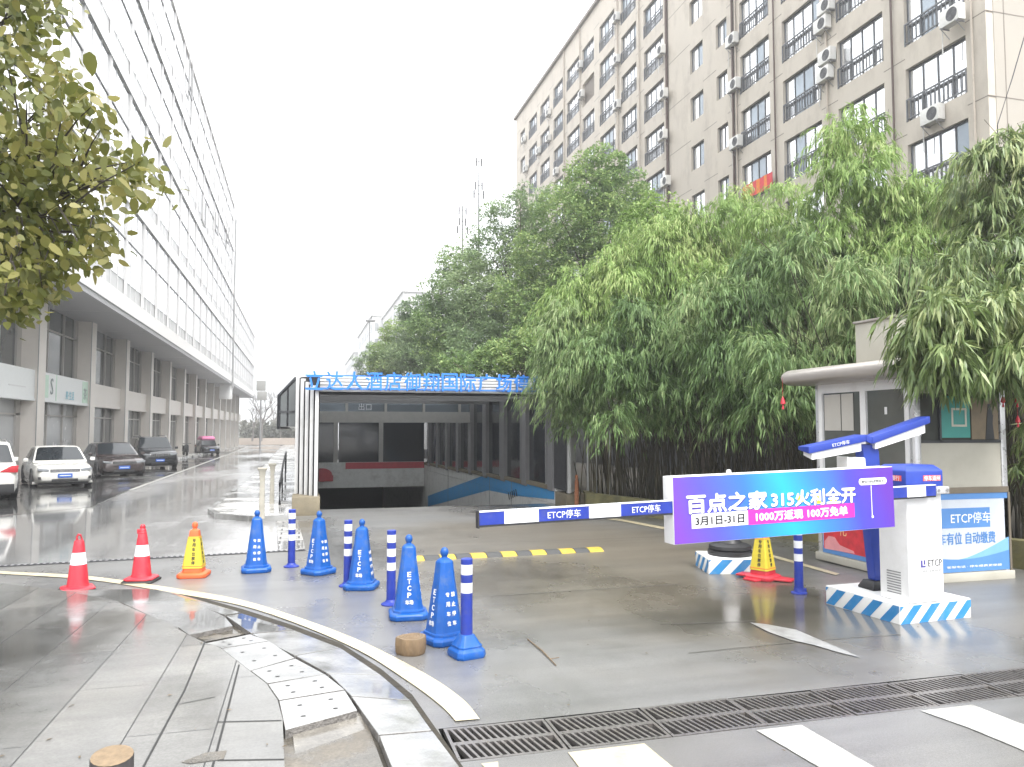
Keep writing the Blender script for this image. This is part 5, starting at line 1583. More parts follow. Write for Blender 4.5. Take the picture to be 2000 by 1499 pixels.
def car(label, x, y, heading, L=4.6, W=1.78, H=1.45, kind='sedan', paint='p_white', rack=False, cat='car', name='parked_car', group='cars parked along the shops'):
    """local +x is forward; heading is the direction the nose points"""
    t = T(name, label, cat, (x, y, gz(y)), heading, group)
    h2, w2 = L / 2, W / 2
    suv = kind == 'suv'
    gc = .22 if suv else .17
    belt = H * (.62 if suv else .635)
    hood = H * (.60 if suv else .575)
    # lower body: stations along x (x, half width, bottom, top)
    st = [(-h2, .78, gc + .16, belt * .80), (-h2 + .06, .88, gc + .08, belt * .93), (-h2 + .3, .97, gc, belt * .99), (-h2 + .9, 1, gc - .01, belt), (0, 1, gc - .02, belt * .985),
          (h2 - 1.55, 1, gc - .01, belt * .97), (h2 - 1.2, .995, gc, hood), (h2 - .45, .96, gc, hood * .95), (h2 - .12, .88, gc + .04, hood * .86), (h2 - .02, .80, gc + .1, hood * .74), (h2, .76, gc + .14, hood * .66)]
    b = MB(); rr = []
    for sx_, wf, zb, zt in st:
        w = w2 * wf; d = zt - zb
        rr.append([(sx_, -w * .90, zb), (sx_, -w * .985, zb + d * .18), (sx_, -w, zb + d * .50), (sx_, -w * .975, zb + d * .80), (sx_, -w * .90, zt - .012), (sx_, -w * .5, zt + .012), (sx_, 0, zt + .018),
                   (sx_, w * .5, zt + .012), (sx_, w * .90, zt - .012), (sx_, w * .975, zb + d * .80), (sx_, w, zb + d * .50), (sx_, w * .985, zb + d * .18), (sx_, w * .90, zb)])
    b.rings(rr); body = b.build('body', M[paint], t, smooth=40)
    # cabin
    if suv: cx = [(-h2 + .08, 0), (-h2 + .42, 1), (-.3, 1.0), (.35, .97), (h2 - 1.35, 0)]
    else: cx = [(-h2 + .55, 0), (-h2 + 1.25, .93), (-.35, 1.0), (.25, .96), (h2 - 1.3, 0)]
    b = MB(); rr = []
    zb = belt * .97
    for sx_, k in cx:
        zt = zb + (H - zb) * k; w = w2 * (.90 - .17 * k)
        rr.append([(sx_, -w2 * .90, zb - .03), (sx_, -w2 * .905, zb), (sx_, -w, max(zb + .002, zt - .05 * k)), (sx_, -w * .9, max(zb + .004, zt - .012 * k)), (sx_, 0, zt + .006), (sx_, w * .9, max(zb + .004, zt - .012 * k)), (sx_, w, max(zb + .002, zt - .05 * k)), (sx_, w2 * .905, zb), (sx_, w2 * .90, zb - .03)])
    b.rings(rr); b.build('cabin', M[paint], t, smooth=35)
    def lp(p, q, u): return tuple(p[i] + (q[i] - p[i]) * u for i in range(3))
    def glass(nm, p00, p10, p11, p01, m0=.06, m1=.08):
        # a pane inset from the four corners, lifted off the body
        A, B_, C_, D = [Vector(p) for p in (p00, p10, p11, p01)]
        nrm = (B_ - A).cross(D - A).normalized()
        if nrm.dot((A + C_) / 2 - Vector((0, 0, H * .6))) < 0: nrm = -nrm
        def P(u, v): return A.lerp(B_, u).lerp(D.lerp(C_, u), v) + nrm * .012
        g = MB(); q = [P(m0, m1), P(1 - m0, m1), P(1 - m0, 1 - m1), P(m0, 1 - m1)]
        g.add([tuple(v) for v in q] + [tuple(v - nrm * .025) for v in q], [(0, 1, 2, 3), (7, 6, 5, 4), (0, 4, 5, 1), (1, 5, 6, 2), (2, 6, 7, 3), (3, 7, 4, 0)])
        return g.build(nm, M['car_glass'], t, smooth=0)
    r = rr
    def screen(nm, lo, hi, u0, u1):
        # curved pane following the cabin between two stations
        g = MB(); rows = []
        for u in (u0, (u0 + u1) / 2, u1):
            row = []
            for j in (2, 3, 4, 5, 6):
                a_, e_ = Vector(r[lo][j]), Vector(r[hi][j]); p_ = a_.lerp(e_, u); p_.y *= .93
                out = Vector((1 if lo > hi else -1, 0, .9)).normalized() * .02
                row.append(tuple(p_ + out))
            rows.append(row)
        g.add(rows[0] + rows[1] + rows[2], [(i * 5 + k, i * 5 + k + 1, i * 5 + k + 6, i * 5 + k + 5) for i in range(2) for k in range(4)])
        return g.build(nm, M['car_glass'], t, smooth=60)
    screen('windscreen', 4, 3, .08, .94)
    screen('rear_window', 0, 1, .12, .88)
    for a_, c_ in ((1, 2), (7, 6)):
        # side windows between cabin stations
        glass('side_window', r[1][a_] if not suv else lp(r[0][a_], r[1][a_], .9), r[2][a_], r[2][c_], r[1][c_], .06, .12)
        glass('side_window', r[2][a_], lp(r[3][a_], r[4][a_], .75), lp(r[3][c_], r[4][c_], .12), r[2][c_], .03, .12)
    # wheels
    wr = .345 if suv else .315
    for fx in (h2 - .86, -h2 + .84):
        for s in (-1, 1):
            y0 = s * (w2 - .20)
            wm = MB(); prof = [(wr * .62, 0), (wr * .93, -.0), (wr, .03), (wr, .17), (wr * .93, .20), (wr * .62, .20)]
            wm.lathe(prof, 26); wm.xf(Matrix.Translation((fx, y0 if s > 0 else y0, wr)) @ Matrix.Rotation(R(-90) if s > 0 else R(90), 4, 'X'))
            wo = wm.build('wheel', M['tyre'], t, smooth=40)
            rm = MB(); rm.lathe([(.05, .185), (wr * .6, .19), (wr * .64, .205), (wr * .60, .206), (wr * .55, .196), (.06, .20), (.001, .205)], 24)
            for k in range(5):
                a_ = 2 * math.pi * k / 5; c, sn = math.cos(a_), math.sin(a_)
                rm.add([(-sn * .03 + c * .03, c * .03 + sn * .03, .203), (sn * .03 + c * .03, -c * .03 + sn * .03, .203), (sn * .022 + c * wr * .58, -c * .022 + sn * wr * .58, .203), (-sn * .022 + c * wr * .58, c * .022 + sn * wr * .58, .203)], [(0, 1, 2, 3)])
            rm.xf(Matrix.Translation((fx, y0, wr)) @ Matrix.Rotation(R(-90) if s > 0 else R(90), 4, 'X'))
            rm.build('rim', M['rim'], wo, smooth=40)
            am = MB(); n = 18
            arc = [(fx + (wr + .055) * math.cos(math.pi * i / n), wr + (wr + .055) * math.sin(math.pi * i / n)) for i in range(n + 1)]
            ys = s * w2 * 1.0
            am.prism([(fx - wr - .055, gc)] + arc[::-1] + [(fx + wr + .055, gc)], ys - s * .02, ys + s * .004, 'y'); am.build('wheel_arch', M['trim'], t, smooth=30)
    # front
    zf = hood * .72
    for s in (-1, 1):
        b = MB(); b.prism([(s * w2 * .52, zf - .01), (s * w2 * .86, zf + .03), (s * w2 * .88, zf + .12), (s * w2 * .50, zf + .075)], h2 - .16, h2 + .004, 'x'); b.build('headlight', M['lamp'], t, bevel=.006)
        b = MB(); b.prism([(s * w2 * .55, gc + .15), (s * w2 * .84, gc + .15), (s * w2 * .86, gc + .24), (s * w2 * .58, gc + .24)], h2 - .14, h2 - .005, 'x'); b.build('fog_light', M['trim'], t)
        b = MB()
        if suv: b.prism([(s * w2 * .45, belt * .80), (s * w2 * .93, belt * .78), (s * w2 * .95, belt * .97), (s * w2 * .80, belt * .97)], -h2 - .012, -h2 + .3, 'x')
        else: b.prism([(s * w2 * .5, belt * .70), (s * w2 * .88, belt * .70), (s * w2 * .88, belt * .86), (s * w2 * .55, belt * .84)], -h2 - .008, -h2 + .25, 'x')
        b.build('tail_light', M['tail'], t, bevel=.006)
        b = MB(); b.box(h2 - 1.5, h2 - 1.38, s * (w2 + .03), s * (w2 + .19), belt * .98, belt * .98 + .13); b.build('mirror', M[paint], t, bevel=.03)
    b = MB(); b.box(h2 - .10, h2 + .010, -w2 * .48, w2 * .48, zf - .03, zf + .075)
    gr = b.build('grille', M['trim'], t, bevel=.008)
    b = MB()
    if suv:
        for k in range(8): b.box(h2 + .008, h2 + .02, -w2 * .44 + k * .095 * w2 / .9 * 1.1, -w2 * .44 + k * .095 * w2 / .9 * 1.1 + .045, zf - .02, zf + .07)
    else:
        for k in range(3): b.box(h2 + .008, h2 + .018, -w2 * .46, w2 * .46, zf - .02 + k * .034, zf - .005 + k * .034)
    b.build('grille_trim', M['chrome'], gr, smooth=0)
    b = MB(); b.box(h2 - .06, h2 + .012, -w2 * .42, w2 * .42, gc + .06, gc + .16); b.build('air_intake', M['trim'], t, bevel=.006)
    for xx in (h2 + .006, -h2 - .03):
        b = MB(); zz = gc + .20 if xx > 0 else belt * .62
        b.box(xx, xx + .022, -.22, .22, zz, zz + .14); pl = b.build('plate', M['plate'], t, smooth=0)
    b = MB(); b.box(h2 + .0285, h2 + .029, -.17, .17, gc + .255, gc + .285); b.build('plate_mark', M['reflect'], pl, smooth=0)
    b = MB(); b.box(-h2 - .006, -h2 + .3, -w2 * .86, w2 * .86, gc + .02, gc + .26); b.box(-h2 + .5, h2 - .5, -w2 * .99, w2 * .99, gc - .03, gc + .06); b.build('lower_trim', M['trim'] if suv else M[paint], t, bevel=.01)
    if rack:
        for s in (-1, 1):
            b = MB(); b.tube([(-h2 + .55, s * w2 * .66, H - .02), (-h2 + .65, s * w2 * .66, H + .05), (.25, s * w2 * .66, H + .05), (.4, s * w2 * .66, H - .04)], .022, 6); b.build('roof_rail', M['chrome'], t)
    # undertray so the floor reads dark
    b = MB(); b.box(-h2 + .25, h2 - .25, -w2 * .8, w2 * .8, gc - .05, gc + .05); b.build('underbody', M['trim'], t, smooth=0)
    return t


car('white saloon car facing the viewer before the frosted shopfronts', -8.62, 31.7, R(-90 + 22), L=4.6, W=1.86, H=1.42, kind='sedan', paint='p_white')
car('dark brown saloon car with chrome grille, parked between the white car and black car', -8.35, 39.0, R(-90 + 24), L=4.9, W=1.92, H=1.50, kind='sedan', paint='p_brown')
car('black off-road car with roof rails and slotted chrome grille, farthest in the row', -8.2, 48.0, R(-90 + 20), L=4.8, W=2.0, H=1.76, kind='suv', paint='p_black', rack=True)
car('white car seen from behind with a red tail light, cut off by the left edge', -9.05, 25.6, R(90 + 22), L=4.5, W=1.84, H=1.62, kind='suv', paint='p_white', rack=True)
fc = [(505, 862.5, 'p_white', 80, 'far white car at the end of the lane, leftmost of the distant cars'), (520, 864, 'p_white', 92, 'far white car in the middle of the distant cars'), (538, 864, 'p_white', 85, 'far white car nearest the garage in the distance'), (551, 863.5, 'p_brown', 92, 'far dark car beside the garage edge in the distance')]
for px, py, pt, a_, lab in fc:
    g = G(px, 868.5); car(lab, g[0], g[1], R(a_), L=4.4, W=1.8, H=1.55, kind='suv', paint=pt, group='distant cars at the end of the lane')
# scooters by the shop pavement
def scooter(label, px, py, body_m, rz, cover=None):
    g = at_x(px, py, -9.4); y = g[1]
    t = T('scooter', label, 'scooter', (g[0], y, gz(y) + .16), rz)
    for fx in (-.6, .6):
        b = MB(); b.lathe([(.12, -.05), (.23, -.05), (.25, 0), (.23, .05), (.12, .05)], 18); b.xf(Matrix.Translation((fx, 0, .25)) @ Matrix.Rotation(R(90), 4, 'X')); b.build('wheel', M['tyre'], t)
    b = MB(); b.rings([[(-.75, -.12, .45), (-.75, .12, .45), (-.75, .10, .72), (-.75, -.10, .72)], [(-.3, -.2, .35), (-.3, .2, .35), (-.3, .16, .78), (-.3, -.16, .78)], [(.05, -.17, .28), (.05, .17, .28), (.05, .15, .40), (.05, -.15, .40)], [(.35, -.2, .30), (.35, .2, .30), (.42, .2, .85), (.42, -.2, .85)], [(.55, -.14, .45), (.55, .14, .45), (.5, .12, .95), (.5, -.12, .95)]]); b.build('body', M[body_m], t, bevel=.03)
    b = MB(); b.tube([(.48, -.34, 1.05), (.46, 0, 1.0), (.48, .34, 1.05)], .022, 6); b.tube([(.46, 0, 1.0), (.6, 0, .3)], .03, 6); b.build('handlebar', M['dark'], t)
    b = MB(); b.box(-.72, -.1, -.14, .14, .78, .86); b.build('seat', M['black'], t, bevel=.03)
    if cover:
        b = MB(); b.rings([[(-.85, -.38, .55), (-.85, .38, .55), (-.7, .2, 1.0), (-.7, -.2, 1.0)], [(0, -.5, .85), (0, .5, .85), (0, .28, 1.22), (0, -.28, 1.22)], [(.75, -.55, .8), (.75, .55, .8), (.6, .25, 1.28), (.6, -.25, 1.28)], [(.95, -.4, .7), (.95, .4, .7), (.85, .2, 1.05), (.85, -.2, 1.05)]]); b.build('rain_cover', cover, t, bevel=.05)
    return t


scooter('dark scooter parked alone on the shop pavement beyond the black car', 362, 880, 'p_black', R(-70))
p = at_x(405, 870, -8.9)
pc = car('small dark car with a pink cover over its roof, parked far along the shops', p[0], p[1], R(-70), L=3.8, W=1.66, H=1.5, kind='suv', paint='p_black')
b = MB(); b.rings([[(-1.5, -.6, 1.42), (-1.5, .6, 1.42), (.4, .6, 1.42), (.4, -.6, 1.42)], [(-1.45, -.64, 1.6), (-1.45, .64, 1.6), (.5, .64, 1.6), (.5, -.64, 1.6)], [(-1.2, -.5, 1.82), (-1.2, .5, 1.82), (.2, .5, 1.82), (.2, -.5, 1.82)]])
b.build('roof_cover', mat('pink_cover', (.55, .15, .30), .5), pc, bevel=.04)

# ================================================================== VEGETATION
NR = np.random.default_rng(11)


def leaf_object(name, base, direc, normal, length, width, m, parent, bend=.0, shape='blade'):
    """many separate leaves as one mesh: base points, growing direction, leaf normal, size"""
    n = len(base)
    direc = direc / np.linalg.norm(direc, axis=1, keepdims=True)
    side = np.cross(direc, normal); ln = np.linalg.norm(side, axis=1, keepdims=True); ln[ln < 1e-6] = 1
    side /= ln
    nn = np.cross(side, direc)
    L = length[:, None]; Wd = width[:, None]
    if shape == 'blade':
        P = [base, base + direc * L * .35 + side * Wd * .5, base + direc * L + np.array([0, 0, -1.0]) * (L * bend), base + direc * L * .35 - side * Wd * .5]
        k = 4; faces = np.arange(n * 4).reshape(n, 4)
    else:
        P = []
        for u, v in ((0, 0), (.16, .42), (.48, .5), (.78, .30), (1.0, 0), (.78, -.30), (.48, -.5), (.16, -.42)):
            P.append(base + direc * L * u + side * Wd * v + nn * (abs(v) * Wd * .28) - np.array([0, 0, 1.0]) * (L * bend * u * u))
        k = 8; faces = np.arange(n * 8).reshape(n, 8)
    V = np.stack(P, 1).reshape(-1, 3)
    if parent is not None: V = V - np.array(parent.location)
    me = bpy.data.meshes.new(name)
    me.vertices.add(len(V)); me.vertices.foreach_set("co", V.ravel())
    me.loops.add(n * k); me.loops.foreach_set("vertex_index", faces.ravel())
    me.polygons.add(n); me.polygons.foreach_set("loop_start", np.arange(n) * k)
    me.update(calc_edges=True)
    return link(name, me, m, parent)


def rand_dirs(n, rng=NR):
    v = rng.normal(size=(n, 3)); return v / np.linalg.norm(v, axis=1, keepdims=True)


M['bamboo'] = leaf_mat('bamboo_leaf', (.050, .100, .030), (.145, .235, .078), (.38, .44, .21), .24, .55, .5, .3)
M['bamboo_fresh'] = leaf_mat('bamboo_fresh_leaf', (.105, .185, .040), (.25, .37, .105), (.48, .53, .24), .30, .6, .5, .3)
M['bamboo_mid'] = leaf_mat('bamboo_mid_leaf', (.080, .150, .048), (.20, .30, .11), (.42, .49, .26), .26, .55, .5, .3)
M['bamboo_pale'] = leaf_mat('bamboo_near_leaf', (.058, .100, .030), (.165, .235, .075), (.43, .46, .22), .24, .9, .4, .45)
M['camphor'] = leaf_mat('camphor_leaf', (.095, .170, .066), (.21, .315, .115), (.37, .45, .17), .34, .35, .5, .35)
M['camphor_grey'] = leaf_mat('grey_green_leaf', (.12, .195, .10), (.235, .325, .16), (.36, .44, .23), .34, .3, .5, .35)
M['round_leaf'] = leaf_mat('round_leaf', (.075, .098, .022), (.165, .172, .042), (.33, .29, .10), .42, 1.6, .42, .45)
M['culm'] = mat('bamboo_culm', (.075, .066, .038), .6, var=.35, scale=5)
M['culm_shaded'] = mat('bamboo_stem', (.040, .035, .022), .7, var=.6, scale=2)  # stem colour darkened to stand in for the shade under the leaves
M['bark'] = mat('tree_bark', (.085, .07, .055), .85, var=.3, scale=10, bump=.5)
M['twig_dark'] = mat('dark_twig', (.045, .037, .03), .8)


def tuft_leaves(c, rad, n, rng, llen, out=.75):
    """a fountain of drooping sprays round the point c: each spray arches out and hangs, leaves along it"""
    per = 13
    ns = max(8, n // per)
    th = rng.uniform(0, 2 * np.pi, ns); el = np.radians(rng.uniform(5, 78, ns)); Ls = rad * rng.uniform(.65, 1.2, ns)
    org = c + rng.normal(0, .10 * rad, (ns, 3)) - np.array([0, 0, .25 * rad])
    h = np.stack([np.cos(th), np.sin(th), np.zeros(ns)], 1)
    k = rng.integers(0, ns, n)
    s = rng.uniform(.22, 1.05, n) ** .8
    up = np.array([0, 0, 1.0])
    ce, se = np.cos(el)[k][:, None], np.sin(el)[k][:, None]
    S = s[:, None]; LL = Ls[k][:, None]
    base = org[k] + h[k] * ce * S * LL + up * (se * S * LL * 1.25 - .78 * LL * S ** 2.3) + rng.normal(0, .035 * rad, (n, 3))
    tan = h[k] * ce + up * (se * 1.25 - 2.0 * S ** 1.2)
    tan /= np.linalg.norm(tan, axis=1, keepdims=True)
    d = tan * .75 + up * -.62 + rng.normal(0, .24, (n, 3))
    nr = h[k] * .7 + up * .5 + rng.normal(0, .45, (n, 3))
    return base, d, nr, llen * rng.uniform(.65, 1.25, n)


# clumps of bamboo: foot of the clump, then the tufts that belong to it (picture column, row, depth, radius)
def clump(label, foot, tufts, m, n_leaf, llen, lw, culm_n=16, culm_r=.016, seed=0, fresh=None, inner=True):
    rng = np.random.default_rng(100 + seed)
    fz = gz(foot[1]) + .22
    t = T('bamboo_clump', label, 'bamboo', (foot[0], foot[1], fz), 0, 'bamboo clumps behind the barrier')
    B, D, N, Ls = [], [], [], []
    cents = []
    for px, py, dep, rad in tufts:
        c = at_d(px, py, dep); cents.append((c, rad))
        n = int(n_leaf * 1.3 * (rad / .7) ** 2)
        b_, d_, n_, l_ = tuft_leaves(c, rad, n, rng, llen)
        B.append(b_); D.append(d_); N.append(n_); Ls.append(l_)
    B, D, N, Ls = map(np.concatenate, (B, D, N, Ls))
    leaf_object('foliage', B, D, N, Ls, Ls * lw, m, t, bend=.10)
    b = MB(); rq = random.Random(seed)
    for k in range(culm_n):
        c, rad = cents[rq.randrange(len(cents))]
        x0, y0 = foot[0] + rq.gauss(0, .45), foot[1] + rq.gauss(0, .55)
        p0 = Vector((x0, y0, fz - .1)); p3 = Vector(c) + Vector((rq.gauss(0, .2), rq.gauss(0, .2), rad * .5))
        p1 = p0 + Vector((rq.gauss(0, .1), rq.gauss(0, .1), (p3.z - p0.z) * .55)); pts = []
        for i in range(7):
            u = i / 6; pts.append(tuple((p0 * (1 - u) ** 2 + p1 * 2 * u * (1 - u) + p3 * u * u) - t.location))
        b.tube(pts, [culm_r * (1 - .75 * i / 6) for i in range(7)], 5)
    b.build('culm', M['culm'], t)
    return t


def scatter(poly, n, dep, rad, seed, mind=0):
    """tuft centres spread inside an outline"""
    rq = random.Random(seed); out = []
    xs = [p[0] for p in poly]; ys = [p[1] for p in poly]
    tries = 0
    while len(out) < n and tries < 4000:
        tries += 1
        x, y = rq.uniform(min(xs), max(xs)), rq.uniform(min(ys), max(ys))
        ins = False; j = len(poly) - 1
        for i in range(len(poly)):
            if (poly[i][1] > y) != (poly[j][1] > y) and x < (poly[j][0] - poly[i][0]) * (y - poly[i][1]) / (poly[j][1] - poly[i][1]) + poly[i][0]: ins = not ins
            j = i
        if not ins: continue
        if mind and any((x - a) ** 2 + (y - c) ** 2 < mind ** 2 for a, c, _, _ in out): continue
        out.append((x, y, dep + rq.gauss(0, .45), rad * rq.uniform(.75, 1.25)))
    return out


CL = [
    # label, foot, outline, count, depth, radius, material, leaves per tuft, leaf length, seed
    ('bamboo clump hanging over the right end of the garage sign', (7.5, 17.6), [(1056, 690), (1072, 640), (1100, 600), (1160, 600), (1180, 700), (1170, 790), (1125, 830), (1085, 815), (1068, 760)], 24, 17.6, .66, 'bamboo_mid', 640, .17, 1),
    ('pale feathery bamboo clump left of centre, beside the tall evergreen tree', (8.2, 16.8), [(1090, 580), (1150, 510), (1230, 450), (1330, 440), (1340, 560), (1280, 640), (1170, 660), (1090, 640)], 24, 18.0, .80, 'bamboo_fresh', 620, .16, 2),
    ('dark drooping bamboo clump over the bare culms, above the barrier billboard', (8.6, 14.6), [(1140, 640), (1260, 580), (1380, 600), (1420, 720), (1400, 790), (1300, 820), (1200, 815), (1140, 740)], 28, 15.8, .70, 'bamboo', 640, .17, 3),
    ('dense bamboo clump in the middle with layered drooping fans', (9.3, 13.2), [(1330, 560), (1440, 520), (1560, 600), (1600, 720), (1580, 800), (1480, 820), (1390, 780), (1340, 680)], 28, 14.4, .68, 'bamboo', 640, .17, 4),
    ('light green bamboo clump whose top rises before the narrow windows', (10.4, 15.2), [(1270, 440), (1330, 420), (1440, 395), (1510, 380), (1560, 350), (1560, 500), (1400, 540), (1280, 530)], 26, 17.6, .78, 'bamboo_fresh', 640, .16, 5),
    ('bamboo clump with a golden fringe of hanging leaves left of the booth roof', (10.4, 12.0), [(1450, 500), (1560, 450), (1690, 480), (1720, 580), (1650, 680), (1560, 700), (1460, 600)], 26, 14.2, .66, 'bamboo', 640, .17, 6),
    ('tall slender bamboo spire standing up in front of the apartment balconies', (11.6, 12.4), [(1615, 270), (1645, 205), (1680, 190), (1712, 235), (1728, 330), (1735, 470), (1570, 470), (1580, 390), (1600, 330)], 40, 14.6, .50, 'bamboo_fresh', 460, .17, 7),
    ('fresh green bamboo clump low between the spire and the right edge', (12.6, 11.2), [(1710, 400), (1770, 360), (1850, 345), (1900, 360), (1900, 470), (1800, 520), (1710, 500)], 24, 14.4, .64, 'bamboo_fresh', 600, .16, 8),
    ('dark bamboo clump behind the booth roof box', (10.6, 10.4), [(1620, 530), (1740, 510), (1860, 520), (1860, 640), (1740, 680), (1640, 690), (1600, 620)], 24, 12.4, .60, 'bamboo', 640, .17, 9),
    ('bamboo clump reaching the top right edge, near and pale leaved', (11.6, 8.4), [(1890, 320), (1940, 275), (2030, 240), (2080, 420), (1990, 480), (1890, 450), (1860, 390)], 20, 11.4, .54, 'bamboo_pale', 620, .19, 10),
    ('near bamboo fountain drooping over the booth roof at the right edge', (9.9, 8.6), [(1850, 500), (1930, 460), (2060, 440), (2080, 620), (2000, 650), (1890, 650), (1850, 620), (1830, 560)], 26, 9.4, .44, 'bamboo_pale', 640, .17, 11),
    ('nearest bamboo fountain hanging down before the booth roof and its box', (9.3, 8.3), [(1782, 640), (1830, 580), (1990, 580), (2060, 620), (2060, 730), (1940, 730), (1790, 705)], 40, 8.5, .36, 'bamboo_pale', 950, .18, 15),
    ('lowest bamboo fountain right of the booth, hiding its corner', (9.6, 7.2), [(1975, 680), (2060, 640), (2060, 900), (1995, 930), (1985, 820)], 15, 9.4, .36, 'bamboo_pale', 520, .17, 12),
    ('shadowy bamboo clump left behind the booth, above the red charm', (9.4, 10.8), [(1470, 660), (1560, 680), (1620, 700), (1600, 790), (1540, 820), (1470, 790)], 14, 12.4, .56, 'bamboo', 600, .17, 13),
    ('bamboo clump just outside the right edge of the view, behind the low wall', (10.6, 6.0), [(2080, 420), (2300, 380), (2420, 500), (2420, 900), (2250, 980), (2080, 900)], 26, 10.5, .55, 'bamboo', 560, .18, 16),
    ('dim back row of bamboo filling the gaps below the apartment block', (12.8, 18), [(1180, 540), (1330, 500), (1560, 500), (1780, 490), (1990, 490), (1990, 780), (1800, 800), (1560, 780), (1300, 800), (1180, 740)], 60, 19.0, 1.05, 'bamboo', 520, .21, 14),
]
for lab, foot, poly, n, dep, rad, mm, nl, ll, sd_ in CL:
    tl = scatter(poly, n, dep, rad, sd_, mind=rad * 1500 / dep * .42)
    if sd_ == 15: tl += [(x, y, 8.35, .35) for x, y in ((1792, 655), (1800, 690), (1815, 640), (1832, 690), (1790, 715), (1852, 702), (1880, 700), (1915, 695), (1845, 655), (1875, 640), (1830, 610), (1950, 700))]
    clump(lab, foot, tl, M[mm], nl, ll, .16 if sd_ == 15 else .135, culm_n=12 if sd_ == 15 else 26, seed=sd_)
# bare leaning culms, colour darkened for the shade under the leaves
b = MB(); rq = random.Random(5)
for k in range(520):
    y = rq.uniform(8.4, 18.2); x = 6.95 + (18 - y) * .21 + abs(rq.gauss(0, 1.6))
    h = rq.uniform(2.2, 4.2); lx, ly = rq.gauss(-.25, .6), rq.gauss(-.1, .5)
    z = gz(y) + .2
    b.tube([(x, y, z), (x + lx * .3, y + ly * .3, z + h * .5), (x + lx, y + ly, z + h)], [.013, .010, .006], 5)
tag(b.build('bamboo_stems', M['culm_shaded']), 'thin bare bamboo stems leaning under the leaves, coloured dark for the shade', 'bamboo', kind='stuff')


# ------------------------------------------------------------------ broadleaf trees behind the garage
def tree(label, foot, blobs, n, size, m, seed, trunk_r=.16, group='evergreen trees behind the garage'):
    rng = np.random.default_rng(seed); rq = random.Random(seed)
    gzf = gz(foot[1]) + .1
    t = T('evergreen_tree', label, 'tree', (foot[0], foot[1], gzf), 0, group)
    B, D, N, S = [], [], [], []
    tot = sum(r ** 2 for *_, r in blobs); cents = []
    for px, py, dep, rad in blobs:
        c = at_d(px, py, dep)
        k = int(n * 2.1 * rad ** 2 / tot)
        ns = max(8, int(k / 40))
        sub = c + rand_dirs(ns, rng) * (rad * rng.uniform(.35, 1.0, (ns, 1)) ** .7) * np.array([1, 1, .8])
        cents += [sub[i] for i in range(0, ns, 3)]
        idx = rng.integers(0, ns, k); o = rng.normal(0, 1, (k, 3)); o /= np.linalg.norm(o, axis=1, keepdims=True)
        o[:, 2] = np.abs(o[:, 2]) * .8 - .12
        srad = rad * .26 * rng.uniform(.5, 1.1, ns)
        b_ = sub[idx] + o * srad[idx][:, None] * rng.uniform(.6, 1, (k, 1))
        B.append(b_); D.append(o + rng.normal(0, .5, (k, 3)) + np.array([0, 0, -.25])); N.append(np.array([0, 0, 1.0]) + o * .6 + rng.normal(0, .45, (k, 3))); S.append(size * .74 * rng.uniform(.6, 1.3, k))
    B, D, N, S = map(np.concatenate, (B, D, N, S))
    leaf_object('crown', B, D, N, S, S * .55, m, t)
    b = MB(); topz = max(c[2] for c in cents)
    tp = Vector((np.mean([c[0] for c in cents]), np.mean([c[1] for c in cents]), gzf + (topz - gzf) * .72)) - t.location
    b.tube([(0, 0, -.2), tuple(tp * .35 + Vector((.1, 0, 0))), tuple(tp * .7), tuple(tp)], [trunk_r * 1.2, trunk_r, trunk_r * .65, trunk_r * .3], 8)
    for k in range(26):
        c = Vector(cents[rq.randrange(len(cents))]) - t.location; s = tp * rq.uniform(.3, .9)
        b.tube([tuple(s), tuple(s.lerp(c, .5) + Vector((0, 0, .3))), tuple(c)], [trunk_r * .3, trunk_r * .18, trunk_r * .06], 5)
    b.build('trunk', M['bark'], t)
    return t


tree('tall dark green evergreen tree rising highest before the apartment block', (12.0, 29), [(1180, 320, 30.5, 1.1), (1150, 375, 30.5, 1.5), (1215, 385, 30.5, 1.4), (1110, 430, 30, 1.6), (1180, 450, 30, 1.8), (1240, 430, 30, 1.1), (1060, 500, 30, 1.4), (1150, 540, 30, 2.0), (1090, 610, 30, 1.7), (1030, 580, 30, 1.5), (1060, 660, 29, 1.4)], 26000, .17, M['camphor'], 21)
tree('broad evergreen tree left of the tallest one, over the garage roof', (10.6, 33), [(1040, 400, 35, 1.3), (1000, 430, 35, 1.4), (960, 500, 35, 1.7), (1040, 500, 35, 2.0), (920, 570, 35, 1.6), (1000, 600, 34, 2.2), (960, 680, 33, 2.0), (1040, 690, 33, 1.6), (950, 600, 34, 1.5), (1000, 650, 33, 1.7), (920, 640, 35, 1.4)], 26000, .17, M['camphor_grey'], 22)
tree('grey green evergreen tree in the middle of the row behind the garage sign', (9.4, 42), [(900, 520, 43, 1.5), (880, 580, 43, 1.8), (860, 650, 43, 2.0), (920, 660, 43, 2.2), (880, 710, 42, 1.8)], 18000, .2, M['camphor'], 23)
tree('lighter evergreen tree farther along the row', (9.0, 55), [(820, 610, 55, 1.6), (830, 660, 55, 2.2), (800, 700, 55, 2.0), (850, 715, 54, 2.0)], 12000, .24, M['camphor_grey'], 24)
tree('small yellowish tree at the far left end of the evergreen row', (8.2, 70), [(775, 655, 70, 1.8), (770, 700, 70, 2.4), (745, 720, 70, 1.8), (800, 690, 70, 1.8)], 9000, .28, M['bamboo_fresh'], 25)
tree('thin pale tree last in the row above the garage corner', (6.8, 90), [(735, 690, 90, 1.8), (715, 715, 90, 1.8), (745, 725, 90, 1.8)], 3500, .3, M['camphor_grey'], 26)
tree('light green bushy tree between the tall evergreen and the bamboo', (12.6, 22), [(1280, 430, 23, 1.0), (1310, 480, 23, 1.2), (1250, 500, 23, 1.2), (1230, 560, 23, 1.2), (1330, 540, 23, 1.2)], 11000, .15, M['bamboo_fresh'], 27)
